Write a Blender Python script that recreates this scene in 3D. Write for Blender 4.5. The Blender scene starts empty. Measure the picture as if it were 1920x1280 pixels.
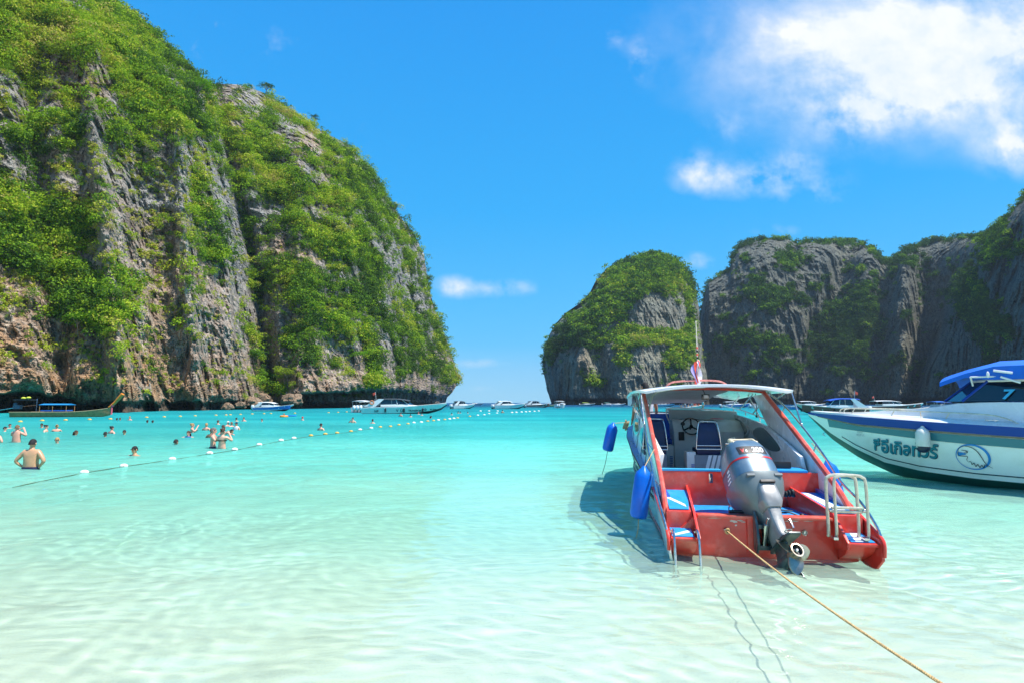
import bpy, bmesh, math, random
import numpy as np
from mathutils import Vector, Matrix, Euler
SC = bpy.context.scene
COL = SC.collection
R = math.radians
rnd = random.Random(7)
# ------------------------------------------------------------------ camera
FPX, CX, CY, HZ = 1067.0, 960.0, 640.0, 754.0      # focal length, centre and horizon in pixels of a 1920 x 1280 frame
CAM_H = 1.8
PITCH = math.atan((HZ - CY) / FPX)
cd = bpy.data.cameras.new('camera'); camo = bpy.data.objects.new('camera', cd); COL.objects.link(camo)
cd.sensor_width = 36.0; cd.lens = 36.0 * FPX / 1920.0
cd.clip_start = 0.05; cd.clip_end = 20000
camo.location = (0, 0, CAM_H); camo.rotation_euler = (math.pi / 2 + PITCH, 0, 0)
SC.camera = camo
# ------------------------------------------------------------------ sky and sun
SUN_EL, SUN_AZ = 64.0, -16.0      # azimuth measured from +X towards +Y
wd = bpy.data.worlds.new('World'); SC.world = wd; wd.use_nodes = True
WT = wd.node_tree; WT.nodes.clear()
def N(nt, t, **kw):
    n = nt.nodes.new(t)
    for k, v in kw.items(): setattr(n, k, v)
    return n
def lk(nt, a, b): nt.links.new(a, b)
def math_node(nt, op, a, b=None, c=None, clamp=False):
    n = N(nt, 'ShaderNodeMath', operation=op); n.use_clamp = clamp
    for i, v in enumerate((a, b, c)):
        if v is None: continue
        if isinstance(v, (int, float)): n.inputs[i].default_value = v
        else: lk(nt, v, n.inputs[i])
    return n.outputs[0]
def mixc(nt, fac, a, b, blend='MIX'):
    n = N(nt, 'ShaderNodeMix', data_type='RGBA', blend_type=blend)
    for i, v in ((0, fac), (6, a), (7, b)):
        if isinstance(v, (int, float)): n.inputs[i].default_value = v
        elif isinstance(v, tuple): n.inputs[i].default_value = (*v[:3], 1)
        else: lk(nt, v, n.inputs[i])
    return n.outputs[2]
def maprange(nt, v, a, b, c=0.0, d=1.0, smooth=True):
    n = N(nt, 'ShaderNodeMapRange'); n.interpolation_type = 'SMOOTHSTEP' if smooth else 'LINEAR'
    if isinstance(v, (int, float)): n.inputs[0].default_value = v
    else: lk(nt, v, n.inputs[0])
    for i, x in enumerate((a, b, c, d)): n.inputs[i + 1].default_value = x
    return n.outputs[0]
def build_world():
    t = WT
    tc = N(t, 'ShaderNodeTexCoord'); sep = N(t, 'ShaderNodeSeparateXYZ'); lk(t, tc.outputs['Generated'], sep.inputs[0])
    zc = math_node(t, 'MAXIMUM', math_node(t, 'ABSOLUTE', sep.outputs[2]), 0.012)
    cmb = N(t, 'ShaderNodeCombineXYZ'); lk(t, sep.outputs[0], cmb.inputs[0]); lk(t, sep.outputs[1], cmb.inputs[1]); lk(t, zc, cmb.inputs[2])
    sky = N(t, 'ShaderNodeTexSky'); sky.sky_type = 'NISHITA'; sky.sun_disc = False
    sky.sun_elevation = R(SUN_EL); sky.sun_rotation = R(90 - SUN_AZ)
    sky.air_density = 1.0; sky.dust_density = 0.15; sky.ozone_density = 2.2; sky.altitude = 0
    lk(t, cmb.outputs[0], sky.inputs[0])
    # richer blue, as a polarised tropical sky
    blue = mixc(t, 1.0, sky.outputs[0], (0.34, 0.9, 1.5), 'MULTIPLY')
    rp = N(t, 'ShaderNodeValToRGB'); lk(t, zc, rp.inputs[0]); e = rp.color_ramp.elements
    stops = [(.0, (.36, .70, .94)), (.10, (.10, .56, .97)), (.32, (.03, .45, .98)), (.62, (.02, .345, .92)), (1.0, (.015, .23, .72))]
    while len(e) < len(stops): e.new(.5)
    for k, (p0, c0) in enumerate(stops): e[k].position = p0; e[k].color = (*c0, 1)
    grad = mixc(t, 1.0, rp.outputs[0], (6.9, 6.9, 6.9), 'MULTIPLY')
    blue = mixc(t, 0.88, blue, grad)
    # cloud masks on the tangent plane of the view of the bay, noise elsewhere
    yy = math_node(t, 'MAXIMUM', sep.outputs[1], 0.05)
    gx = math_node(t, 'DIVIDE', sep.outputs[0], yy); gz = math_node(t, 'DIVIDE', zc, yy)
    p = N(t, 'ShaderNodeCombineXYZ'); lk(t, gx, p.inputs[0]); lk(t, gz, p.inputs[1])
    nz = N(t, 'ShaderNodeTexNoise'); nz.inputs['Scale'].default_value = 3.2; nz.inputs['Detail'].default_value = 9; nz.inputs['Roughness'].default_value = 0.58
    nz.inputs['Distortion'].default_value = 0.35
    mp = N(t, 'ShaderNodeMapping'); mp.inputs['Scale'].default_value = (1, 1.5, 1); mp.inputs['Rotation'].default_value = (0, 0, R(-24)); lk(t, p.outputs[0], mp.inputs[0]); lk(t, mp.outputs[0], nz.inputs[0])
    nz2 = N(t, 'ShaderNodeTexNoise'); nz2.inputs['Scale'].default_value = 14; nz2.inputs['Detail'].default_value = 7; nz2.inputs['Roughness'].default_value = 0.6
    lk(t, p.outputs[0], nz2.inputs[0])
    nf = math_node(t, 'ADD', math_node(t, 'MULTIPLY_ADD', nz.outputs[0], 1.45, -.5), math_node(t, 'MULTIPLY_ADD', nz2.outputs[0], .62, -.31))
    def tang(px, py):
        c, s = math.cos(PITCH), math.sin(PITCH)
        u = (px - CX) / FPX; v = -(py - CY) / FPX
        return u / (c - s * v), (s + c * v) / (c - s * v)
    total = None
    #       x     y    rx   ry  strength  noise threshold softness
    CL = [(1740, 95, 330, 125, 2.1, 0), (1600, 225, 80, 40, .45, 1), (1480, 60, 120, 70, .35, 0), (1905, 275, 60, 44, .85, 1), (1880, 10, 200, 80, .5, 0), (1690, 190, 150, 40, .5, 1), (1420, 140, 90, 90, .1, 0), (1310, 325, 42, 36, .55, 1), (1430, 335, 110, 30, .52, 1),
          (1530, 370, 60, 28, .15, 1), (850, 537, 32, 17, .6, 1), (930, 540, 85, 16, .42, 1), (1300, 490, 60, 16, .35, 1), (440, 80, 130, 40, .10, 1), (380, 30, 150, 50, .32, 0), (1200, 110, 24, 40, .25, 1), (1150, 72, 22, 18, .12, 1),
          (650, 225, 60, 32, .12, 1), (900, 680, 50, 9, .4, 1), (1370, 235, 40, 26, .05, 1), (935, 330, 22, 12, .15, 1), (1455, 435, 45, 14, .25, 1), (905, 728, 50, 6, .1, 1), (1490, 300, 50, 18, .15, 1)]
    for (cx, cy, rx, ry, st, kind) in CL:
        a, b = tang(cx, cy); a2, _ = tang(cx + rx, cy); _, b2 = tang(cx, cy - ry)
        dx = math_node(t, 'MULTIPLY', math_node(t, 'SUBTRACT', gx, a), 1 / abs(a2 - a))
        dz = math_node(t, 'MULTIPLY', math_node(t, 'SUBTRACT', gz, b), 1 / abs(b2 - b))
        r2 = math_node(t, 'ADD', math_node(t, 'MULTIPLY', dx, dx), math_node(t, 'MULTIPLY', dz, dz))
        g = math_node(t, 'EXPONENT', math_node(t, 'MULTIPLY', r2, -1.1))
        src = nz2.outputs[0] if kind else nf
        k = math_node(t, 'MULTIPLY_ADD', src, 3.0 if kind else 2.6, -1.5 if kind else -1.3)
        v = math_node(t, 'MULTIPLY', g, math_node(t, 'MULTIPLY_ADD', k, 1.0, st, clamp=False))
        v = math_node(t, 'MULTIPLY', math_node(t, 'MAXIMUM', v, 0.0), math_node(t, 'MULTIPLY', st, 1.0) if False else min(1.0, st + .25))
        total = v if total is None else math_node(t, 'ADD', total, v)
    infront = maprange(t, sep.outputs[1], 0.06, 0.3)
    # the rest of the sky: thin scattered cloud
    nb = N(t, 'ShaderNodeTexNoise'); nb.inputs['Scale'].default_value = 2.0; nb.inputs['Detail'].default_value = 6; lk(t, tc.outputs['Generated'], nb.inputs[0])
    back = math_node(t, 'MULTIPLY', maprange(t, nb.outputs[0], 0.52, 0.75), math_node(t, 'SUBTRACT', 0.8, math_node(t, 'MULTIPLY', infront, 0.8)))
    veil = math_node(t, 'MULTIPLY', maprange(t, nf, 0.42, 0.8), 0.16)
    tot = math_node(t, 'ADD', math_node(t, 'MULTIPLY', math_node(t, 'ADD', total, veil), infront), back)
    tot = maprange(t, tot, 0.05, 1.0, 0, 0.97, smooth=False)
    cl = N(t, 'ShaderNodeClamp'); lk(t, tot, cl.inputs[0])
    shade = maprange(t, math_node(t, 'ADD', math_node(t, 'MULTIPLY', nz.outputs[0], .6), math_node(t, 'MULTIPLY', nz2.outputs[0], .4)), .36, .60)
    res = mixc(t, cl.outputs[0], blue, mixc(t, shade, (5.0, 5.9, 6.7), (6.9, 7.05, 7.2)))
    bg = N(t, 'ShaderNodeBackground'); bg.inputs[1].default_value = 0.085; lk(t, res, bg.inputs[0])
    o = N(t, 'ShaderNodeOutputWorld'); lk(t, bg.outputs[0], o.inputs[0])
build_world()
wd.cycles.sampling_method = 'MANUAL'; wd.cycles.sample_map_resolution = 512
sl = bpy.data.lights.new('sun', 'SUN'); sl.energy = 4.3; sl.angle = R(0.53); sl.color = (1.0, 0.955, 0.88)
so = bpy.data.objects.new('sun', sl); COL.objects.link(so)
sdir = Vector((math.cos(R(SUN_EL)) * math.cos(R(SUN_AZ)), math.cos(R(SUN_EL)) * math.sin(R(SUN_AZ)), math.sin(R(SUN_EL))))
so.rotation_euler = sdir.to_track_quat('Z', 'Y').to_euler(); so.location = (30, -10, 60)
sl.cycles.is_caustics_light = True
SC.view_settings.view_transform = 'Standard'; SC.view_settings.look = 'None'; SC.view_settings.exposure = 0.8; SC.view_settings.gamma = 1.0
SC.view_settings.use_curve_mapping = False
SC.cycles.use_denoising = True
SC.cycles.max_bounces = 10; SC.cycles.transparent_max_bounces = 16; SC.cycles.transmission_bounces = 8
SC.cycles.diffuse_bounces = 3; SC.cycles.glossy_bounces = 4; SC.cycles.sample_clamp_indirect = 6.0
SC.cycles.caustics_reflective = False; SC.cycles.blur_glossy = 0.6
# ------------------------------------------------------------------ helpers
CP, SP = math.cos(PITCH), math.sin(PITCH)
def tan2(px, py):                       # pixel -> X/Y and (Z-cam)/Y
    u = (px - CX) / FPX; v = -(py - CY) / FPX
    return u / (CP - SP * v), (SP + CP * v) / (CP - SP * v)
def at_y(px, py, Y):
    a, b = tan2(px, py); return Vector((a * Y, Y, CAM_H + b * Y))
def at_z(px, py, z=0.0):
    a, b = tan2(px, py); Y = (z - CAM_H) / b; return Vector((a * Y, Y, z))
def col_x(px, Y):                       # X of a column of the picture at the waterline, distance Y
    return tan2(px, HZ)[0] * Y
def tag(o, label=None, cat=None, group=None, kind=None):
    if label: o['label'] = label
    if cat: o['category'] = cat
    if group: o['group'] = group
    if kind: o['kind'] = kind
    return o
def link(o, parent=None):
    COL.objects.link(o)
    if parent is not None: o.parent = parent
    return o
def empty(name, loc=(0, 0, 0), rz=0.0):
    o = bpy.data.objects.new(name, None); o.empty_display_size = 0.2
    o.location = loc; o.rotation_euler = (0, 0, rz); return link(o)
def mesh_np(name, V, F, mat=None, smooth=False, parent=None):
    V = np.asarray(V, np.float32); F = np.asarray(F, np.int32)
    me = bpy.data.meshes.new(name); k = F.shape[1]
    me.vertices.add(len(V)); me.vertices.foreach_set('co', V.ravel())
    me.loops.add(F.size); me.loops.foreach_set('vertex_index', F.ravel())
    me.polygons.add(len(F)); me.polygons.foreach_set('loop_start', np.arange(0, F.size, k, dtype=np.int32))
    me.polygons.foreach_set('use_smooth', np.full(len(F), smooth))
    me.update(calc_edges=True); me.validate()
    if mat: me.materials.append(mat)
    return link(bpy.data.objects.new(name, me), parent)
def copy_tree(o, parent=None):
    c = o.copy(); COL.objects.link(c); c.parent = parent
    for ch in list(o.children): copy_tree(ch, c)
    return c
# --- noise in numpy
def _hash(i, j, k, s):
    h = (i * 374761393 + j * 668265263 + k * 2147483647 + s * 974634777) & 0xffffffff
    h = ((h ^ (h >> 13)) * 1274126177) & 0xffffffff
    h = h ^ (h >> 16)
    return (h & 0xffffff) / float(0xffffff) * 2 - 1
def vnoise(x, y, z, seed=0):
    xi = np.floor(x).astype(np.int64); yi = np.floor(y).astype(np.int64); zi = np.floor(z).astype(np.int64)
    fx = x - xi; fy = y - yi; fz = z - zi
    fx = fx * fx * fx * (fx * (fx * 6 - 15) + 10); fy = fy * fy * (3 - 2 * fy); fz = fz * fz * (3 - 2 * fz)
    r = 0
    for dx in (0, 1):
        wx = fx if dx else 1 - fx
        for dy in (0, 1):
            wy = fy if dy else 1 - fy
            for dz in (0, 1):
                wz = fz if dz else 1 - fz
                r = r + wx * wy * wz * _hash(xi + dx, yi + dy, zi + dz, seed)
    return r
def fbm(x, y, z, o=4, seed=0, gain=0.5, ridged=False):
    a = 1.0; t = 0; n = 0
    for k in range(o):
        v = vnoise(x, y, z, seed + k * 17)
        if ridged: v = 1 - 2 * np.abs(v)
        t = t + a * v; n += a; a *= gain
        x = x * 2.03 + 5.1; y = y * 2.03 - 3.7; z = z * 2.03 + 1.3
    return t / n
def sstep(a, b, x):
    t = np.clip((x - a) / (b - a), 0, 1); return t * t * (3 - 2 * t)
# --- materials
MATS = {}
def pmat(name, color, rough=0.5, metal=0.0, spec=0.5, noise=0.0, nscale=8.0, bump=0.0, bscale=30.0, coat=0.0, dirt=None, dirtscale=3.0, dirtamt=0.4, trans=0.0, alpha=1.0):
    if name in MATS: return MATS[name]
    m = bpy.data.materials.new(name); m.use_nodes = True; t = m.node_tree; b = t.nodes['Principled BSDF']
    b.inputs['Roughness'].default_value = rough; b.inputs['Metallic'].default_value = metal
    b.inputs['Specular IOR Level'].default_value = spec; b.inputs['Coat Weight'].default_value = coat
    b.inputs['Coat Roughness'].default_value = 0.08
    b.inputs['Transmission Weight'].default_value = trans; b.inputs['Alpha'].default_value = alpha
    tc = N(t, 'ShaderNodeTexCoord'); cur = None
    if noise or dirt:
        nz = N(t, 'ShaderNodeTexNoise'); nz.inputs['Scale'].default_value = nscale; nz.inputs['Detail'].default_value = 6; lk(t, tc.outputs['Object'], nz.inputs[0])
        lo = tuple(c * (1 - noise) for c in color); hi = tuple(min(1, c * (1 + noise)) for c in color)
        cur = mixc(t, maprange(t, nz.outputs[0], 0.3, 0.7), lo, hi)
        if dirt:
            n2 = N(t, 'ShaderNodeTexNoise'); n2.inputs['Scale'].default_value = dirtscale; n2.inputs['Detail'].default_value = 8; n2.inputs['Roughness'].default_value = 0.65; lk(t, tc.outputs['Object'], n2.inputs[0])
            f = math_node(t, 'MULTIPLY', maprange(t, n2.outputs[0], 0.48, 0.72), dirtamt)
            cur = mixc(t, f, cur, dirt)
        lk(t, cur, b.inputs['Base Color'])
        rr = math_node(t, 'MULTIPLY_ADD', nz.outputs[0], 0.25, rough - 0.12, clamp=True); lk(t, rr, b.inputs['Roughness'])
    else:
        b.inputs['Base Color'].default_value = (*color, 1)
    if bump:
        n3 = N(t, 'ShaderNodeTexNoise'); n3.inputs['Scale'].default_value = bscale; n3.inputs['Detail'].default_value = 5; lk(t, tc.outputs['Object'], n3.inputs[0])
        bp = N(t, 'ShaderNodeBump'); bp.inputs['Strength'].default_value = bump; bp.inputs['Distance'].default_value = 0.02; lk(t, n3.outputs[0], bp.inputs['Height']); lk(t, bp.outputs[0], b.inputs['Normal'])
    MATS[name] = m; return m
# ------------------------------------------------------------------ sea bed
def seabed_z(X, Y):
    r = np.sqrt(X * X + np.maximum(Y, 0) ** 2)
    d = np.interp(Y + 0.10 * (X - 0.0) * np.clip(Y / 20.0, 0, 1), [-30, -6, 0, 3, 6.5, 10, 16, 28, 50, 90, 150, 260, 500, 6000],
                  [2.5, .55, .06, -.16, -.42, -.66, -.92, -1.35, -2.1, -3.3, -4.6, -7.5, -16, -30])
    return d + 0.05 * fbm(X * .25, Y * .35, X * 0, 3, 5) + .012 * fbm(X * 1.2, Y * 2.0, X * 0, 2, 9)
def polar_grid(radii, angs):
    A, Rr = np.meshgrid(angs, radii)
    X = Rr * np.sin(A); Y = Rr * np.cos(A)
    n, m = A.shape[1], A.shape[0]
    i = np.arange(n * m).reshape(m, n)
    j = np.roll(i, -1, axis=1)
    F = np.stack([i[:-1], j[:-1], j[1:], i[1:]], -1).reshape(-1, 4)
    return X.ravel(), Y.ravel(), F
def growth(r0, stages):
    out = [r0]
    for (end, absd, rel) in stages:
        while out[-1] < end: out.append(out[-1] + absd + rel * out[-1])
    return np.array(out)
def make_setting():
    fine = np.radians(np.linspace(-52, 52, 640)); rest = np.radians(np.linspace(53, 307, 70))
    angs = np.concatenate([fine, rest])
    # sand
    X, Y, F = polar_grid(growth(.05, [(12, .10, 0), (80, 0, .04), (4000, 0, .12)]), np.concatenate([fine[::4], rest]))
    V = np.stack([X, Y, seabed_z(X, Y)], -1)
    m = bpy.data.materials.new('wet_white_sand'); m.use_nodes = True; t = m.node_tree; b = t.nodes['Principled BSDF']
    tc = N(t, 'ShaderNodeTexCoord'); n1 = N(t, 'ShaderNodeTexNoise'); n1.inputs['Scale'].default_value = 0.35; n1.inputs['Detail'].default_value = 5; lk(t, tc.outputs['Object'], n1.inputs[0])
    n2 = N(t, 'ShaderNodeTexNoise'); n2.inputs['Scale'].default_value = 60; n2.inputs['Detail'].default_value = 3; lk(t, tc.outputs['Object'], n2.inputs[0])
    n4 = N(t, 'ShaderNodeTexNoise'); n4.inputs['Scale'].default_value = 0.045; n4.inputs['Detail'].default_value = 4; lk(t, tc.outputs['Object'], n4.inputs[0])
    c = mixc(t, maprange(t, n1.outputs[0], .35, .65), (.90, .81, .63), (.96, .89, .72))
    c = mixc(t, math_node(t, 'MULTIPLY', maprange(t, n2.outputs[0], .55, .7), .22), c, (.42, .36, .28))
    # darker weed and rubble beds out in the bay
    sp = N(t, 'ShaderNodeSeparateXYZ'); lk(t, tc.outputs['Object'], sp.inputs[0])
    far = maprange(t, sp.outputs[1], 28, 80)
    c = mixc(t, math_node(t, 'MULTIPLY', math_node(t, 'MULTIPLY', maprange(t, n4.outputs[0], .50, .62), far), .6), c, (.20, .24, .17))
    lk(t, c, b.inputs['Base Color']); b.inputs['Roughness'].default_value = .9; b.inputs['Specular IOR Level'].default_value = .1
    sand = mesh_np('seabed_sand', V, F, m, True); tag(sand, kind='structure'); sand.cycles.is_caustics_receiver = True
    # water
    X, Y, F = polar_grid(growth(1.2, [(7.5, .019, 0), (11, .034, 0), (110, 0, .0105), (4000, 0, .06)]), angs)
    r = np.sqrt(X * X + Y * Y)
    sp_r = np.where(r < 7.5, .019, np.where(r < 11, .034, np.where(r < 110, .0105 * r, .06 * r))); sp_a = np.maximum(r * .00285, 0.005)
    off = np.abs(np.arctan2(X, Y)) > math.radians(52)
    sp_a = np.where(off, r * .065, sp_a)
    spac = np.maximum(sp_r, sp_a)
    rg = np.random.default_rng(11)
    Z = np.zeros_like(X)
    warpx = X + .35 * fbm(X * .5, Y * .5, X * 0, 2, 3); warpy = Y + .35 * fbm(X * .5 + 9, Y * .5, X * 0, 2, 4)
    for k in range(62):
        lam = .20 * 2 ** (rg.random() * 3.2); a = rg.normal() * .85 + 1.35
        amp = .0023 * lam ** .8
        at = sstep(2.2, 4.5, lam / spac)
        Z += at * amp * np.sin(2 * np.pi / lam * (warpx * math.cos(a) + warpy * math.sin(a)) + rg.random() * 6.283)
    for k in range(16):
        lam = .13 * 2 ** (rg.random() * 1.3); a = rg.normal() * .7 + 1.45
        Z += sstep(3.0, 5.5, lam / spac) * .0034 * lam * np.sin(2 * np.pi / lam * (warpx * math.cos(a) + warpy * math.sin(a)) + rg.random() * 6.283)
    patch = .75 + .5 * fbm(X * .12, Y * .12, X * 0, 2, 21)
    Z *= patch
    m = bpy.data.materials.new('clear_sea_water'); m.use_nodes = True; t = m.node_tree; t.nodes.clear()
    o = N(t, 'ShaderNodeOutputMaterial'); g = N(t, 'ShaderNodeBsdfGlass'); g.inputs['IOR'].default_value = 1.333; g.inputs['Roughness'].default_value = 0.0
    tc = N(t, 'ShaderNodeTexCoord'); geo = N(t, 'ShaderNodeNewGeometry')
    ln = N(t, 'ShaderNodeVectorMath', operation='LENGTH'); lk(t, tc.outputs['Object'], ln.inputs[0])
    w1 = N(t, 'ShaderNodeTexNoise'); w1.inputs['Scale'].default_value = 1.1; w1.inputs['Detail'].default_value = 6; w1.inputs['Roughness'].default_value = .6
    mp = N(t, 'ShaderNodeMapping'); mp.inputs['Scale'].default_value = (.8, 1.0, 1); lk(t, tc.outputs['Object'], mp.inputs[0]); lk(t, mp.outputs[0], w1.inputs[0])
    bp = N(t, 'ShaderNodeBump'); bp.inputs['Distance'].default_value = .75
    lk(t, maprange(t, ln.outputs['Value'], 7, 32, 0.0, 1.0), bp.inputs['Strength']); lk(t, w1.outputs[0], bp.inputs['Height']); lk(t, bp.outputs[0], g.inputs['Normal'])
    # what the water column swallows: tint of what is seen through it, by the depth under that spot
    dp = N(t, 'ShaderNodeAttribute'); dp.attribute_name = 'depth'
    dpw = math_node(t, 'POWER', dp.outputs['Fac'], 1.35)
    def ex(k): return math_node(t, 'EXPONENT', math_node(t, 'MULTIPLY', dpw, -k))
    cc = N(t, 'ShaderNodeCombineColor'); lk(t, ex(.95), cc.inputs[0]); lk(t, ex(.05), cc.inputs[1]); lk(t, ex(.10), cc.inputs[2])
    lk(t, cc.outputs[0], g.inputs['Color'])
    # light scattered back by fine suspended sand, deeper water is bluer
    rp = N(t, 'ShaderNodeValToRGB'); lk(t, math_node(t, 'MULTIPLY', dp.outputs['Fac'], .1), rp.inputs[0]); e = rp.color_ramp.elements
    stops = [(.0, (.92, .88, .66)), (.03, (.84, .88, .66)), (.06, (.55, .85, .65)), (.10, (.26, .75, .62)), (.15, (.08, .60, .55)), (.25, (.022, .47, .48)), (.42, (.010, .34, .40)), (.75, (.004, .13, .24)), (1.0, (.004, .08, .20))]
    while len(e) < len(stops): e.new(.5)
    for k, (p0, c0) in enumerate(stops): e[k].position = p0; e[k].color = (*c0, 1)
    pn = N(t, 'ShaderNodeTexNoise'); pn.inputs['Scale'].default_value = .055; pn.inputs['Detail'].default_value = 5
    mp3 = N(t, 'ShaderNodeMapping'); mp3.inputs['Scale'].default_value = (.5, 1.3, 1); lk(t, tc.outputs['Object'], mp3.inputs[0]); lk(t, mp3.outputs[0], pn.inputs[0])
    tone = mixc(t, maprange(t, pn.outputs[0], .38, .62), (.70, .84, .86), (1.12, 1.08, 1.06))
    sc = N(t, 'ShaderNodeBsdfDiffuse'); lk(t, mixc(t, 1.0, rp.outputs[0], tone, 'MULTIPLY'), sc.inputs[0])
    # the same ripples also turn the body colour towards and away from the light
    w2 = N(t, 'ShaderNodeTexNoise'); w2.inputs['Scale'].default_value = 1.5; w2.inputs['Detail'].default_value = 8; w2.inputs['Roughness'].default_value = .62; w2.inputs['Distortion'].default_value = .3
    mp2 = N(t, 'ShaderNodeMapping'); mp2.inputs['Scale'].default_value = (.30, 1.0, 1); mp2.inputs['Rotation'].default_value = (0, 0, R(6)); lk(t, tc.outputs['Object'], mp2.inputs[0]); lk(t, mp2.outputs[0], w2.inputs[0])
    bp2 = N(t, 'ShaderNodeBump'); bp2.inputs['Distance'].default_value = 1.0; lk(t, maprange(t, ln.outputs['Value'], 8, 50, 0.30, 1.0), bp2.inputs['Strength']); lk(t, w2.outputs[0], bp2.inputs['Height']); lk(t, bp2.outputs[0], sc.inputs['Normal'])
    gl = N(t, 'ShaderNodeBsdfGlossy'); gl.inputs['Roughness'].default_value = .25; lk(t, bp2.outputs[0], gl.inputs['Normal'])
    fr = N(t, 'ShaderNodeFresnel'); fr.inputs['IOR'].default_value = 1.33; lk(t, bp2.outputs[0], fr.inputs['Normal'])
    sg = N(t, 'ShaderNodeMixShader'); lk(t, math_node(t, 'MINIMUM', math_node(t, 'MULTIPLY', fr.outputs[0], .55), .30), sg.inputs[0]); lk(t, sc.outputs[0], sg.inputs[1]); lk(t, gl.outputs[0], sg.inputs[2])
    mx = N(t, 'ShaderNodeMixShader'); lk(t, maprange(t, dp.outputs['Fac'], .0, 2.4, 0.24, 0.84), mx.inputs[0]); lk(t, g.outputs[0], mx.inputs[1]); lk(t, sg.outputs[0], mx.inputs[2])
    lk(t, mx.outputs[0], o.inputs[0])
    water = mesh_np('water', np.stack([X, Y, Z], -1), F, m, True); at = water.data.attributes.new('depth', 'FLOAT', 'POINT'); at.data.foreach_set('value', np.clip(-seabed_z(X, Y), 0, 40).astype(np.float32)); tag(water, kind='structure'); water.cycles.is_caustics_caster = True
make_setting()
# ------------------------------------------------------------------ cliffs
def cliff_material(name, haze=0.0):
    m = bpy.data.materials.new(name); m.use_nodes = True; t = m.node_tree; b = t.nodes['Principled BSDF']
    at = N(t, 'ShaderNodeAttribute'); at.attribute_name = 'rock_color'
    tc = N(t, 'ShaderNodeTexCoord')
    mp = N(t, 'ShaderNodeMapping'); mp.inputs['Scale'].default_value = (1.0, 1.0, .38); lk(t, tc.outputs['Object'], mp.inputs[0])
    n1 = N(t, 'ShaderNodeTexNoise'); n1.inputs['Scale'].default_value = 1.1; n1.inputs['Detail'].default_value = 9; n1.inputs['Roughness'].default_value = .68; lk(t, mp.outputs[0], n1.inputs[0])
    v1 = N(t, 'ShaderNodeTexVoronoi'); v1.feature = 'DISTANCE_TO_EDGE'; v1.inputs['Scale'].default_value = .55; lk(t, mp.outputs[0], v1.inputs[0])
    c = mixc(t, 1.0, at.outputs[0], mixc(t, maprange(t, n1.outputs[0], .3, .7), (.62, .62, .62), (1.35, 1.33, 1.3)), 'MULTIPLY')
    lk(t, c, b.inputs['Base Color']); b.inputs['Roughness'].default_value = .92; b.inputs['Specular IOR Level'].default_value = .15
    h = math_node(t, 'ADD', n1.outputs[0], math_node(t, 'MULTIPLY', maprange(t, v1.outputs[0], 0, .12), .35))
    bp = N(t, 'ShaderNodeBump'); bp.inputs['Strength'].default_value = 1.0; bp.inputs['Distance'].default_value = .9; lk(t, h, bp.inputs['Height']); lk(t, bp.outputs[0], b.inputs['Normal'])
    return m
CLIFF_MAT = cliff_material('limestone')
def leaf_material(name, cols):
    m = bpy.data.materials.new(name); m.use_nodes = True; t = m.node_tree; t.nodes.clear()
    o = N(t, 'ShaderNodeOutputMaterial')
    at = N(t, 'ShaderNodeAttribute'); at.attribute_type = 'INSTANCER'; at.attribute_name = 'tint'
    at2 = N(t, 'ShaderNodeAttribute'); at2.attribute_name = 'leaf_rand'
    f = math_node(t, 'ADD', at.outputs['Fac'], math_node(t, 'MULTIPLY_ADD', at2.outputs['Fac'], .30, -.15), clamp=True)
    rp = N(t, 'ShaderNodeValToRGB'); lk(t, f, rp.inputs[0])
    e = rp.color_ramp.elements
    while len(e) < len(cols): e.new(.5)
    for k, c in enumerate(cols): e[k].position = k / (len(cols) - 1); e[k].color = (*c, 1)
    d = N(t, 'ShaderNodeBsdfDiffuse'); tr = N(t, 'ShaderNodeBsdfTranslucent'); lk(t, rp.outputs[0], d.inputs[0])
    lk(t, mixc(t, 1.0, rp.outputs[0], (1.3, 1.5, .5), 'MULTIPLY'), tr.inputs[0])
    mx = N(t, 'ShaderNodeMixShader'); mx.inputs[0].default_value = .22; lk(t, d.outputs[0], mx.inputs[1]); lk(t, tr.outputs[0], mx.inputs[2]); lk(t, mx.outputs[0], o.inputs[0])
    return m
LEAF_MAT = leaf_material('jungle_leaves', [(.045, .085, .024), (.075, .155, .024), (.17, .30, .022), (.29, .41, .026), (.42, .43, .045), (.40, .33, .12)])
def bush_quads(rg, n, size, lumps):
    """leaf sized quads spread through a lumpy crown of radius about one"""
    V = []; F = []; k = 0
    cs = [(rg.normal(0, .42), rg.normal(0, .42), rg.normal(.15, .25), .45 + .3 * rg.random()) for _ in range(lumps)]
    for i in range(n):
        c = cs[i % lumps]
        d = rg.normal(0, 1, 3); d /= np.linalg.norm(d)
        if d[2] < -.3: d[2] *= -1
        rr = c[3] * (.72 + .36 * rg.random())
        p = np.array(c[:3]) + d * rr * np.array([1, 1, .85])
        nrm = d + rg.normal(0, .55, 3); nrm /= np.linalg.norm(nrm)
        a = np.cross(nrm, rg.normal(0, 1, 3)); a /= np.linalg.norm(a); b2 = np.cross(nrm, a)
        s = size * (.6 + .8 * rg.random())
        V += [p - a * s, p - b2 * s * .6, p + a * s, p + b2 * s * .6]; F.append((k, k + 1, k + 2, k + 3)); k += 4
    return np.array(V), np.array(F)
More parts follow.
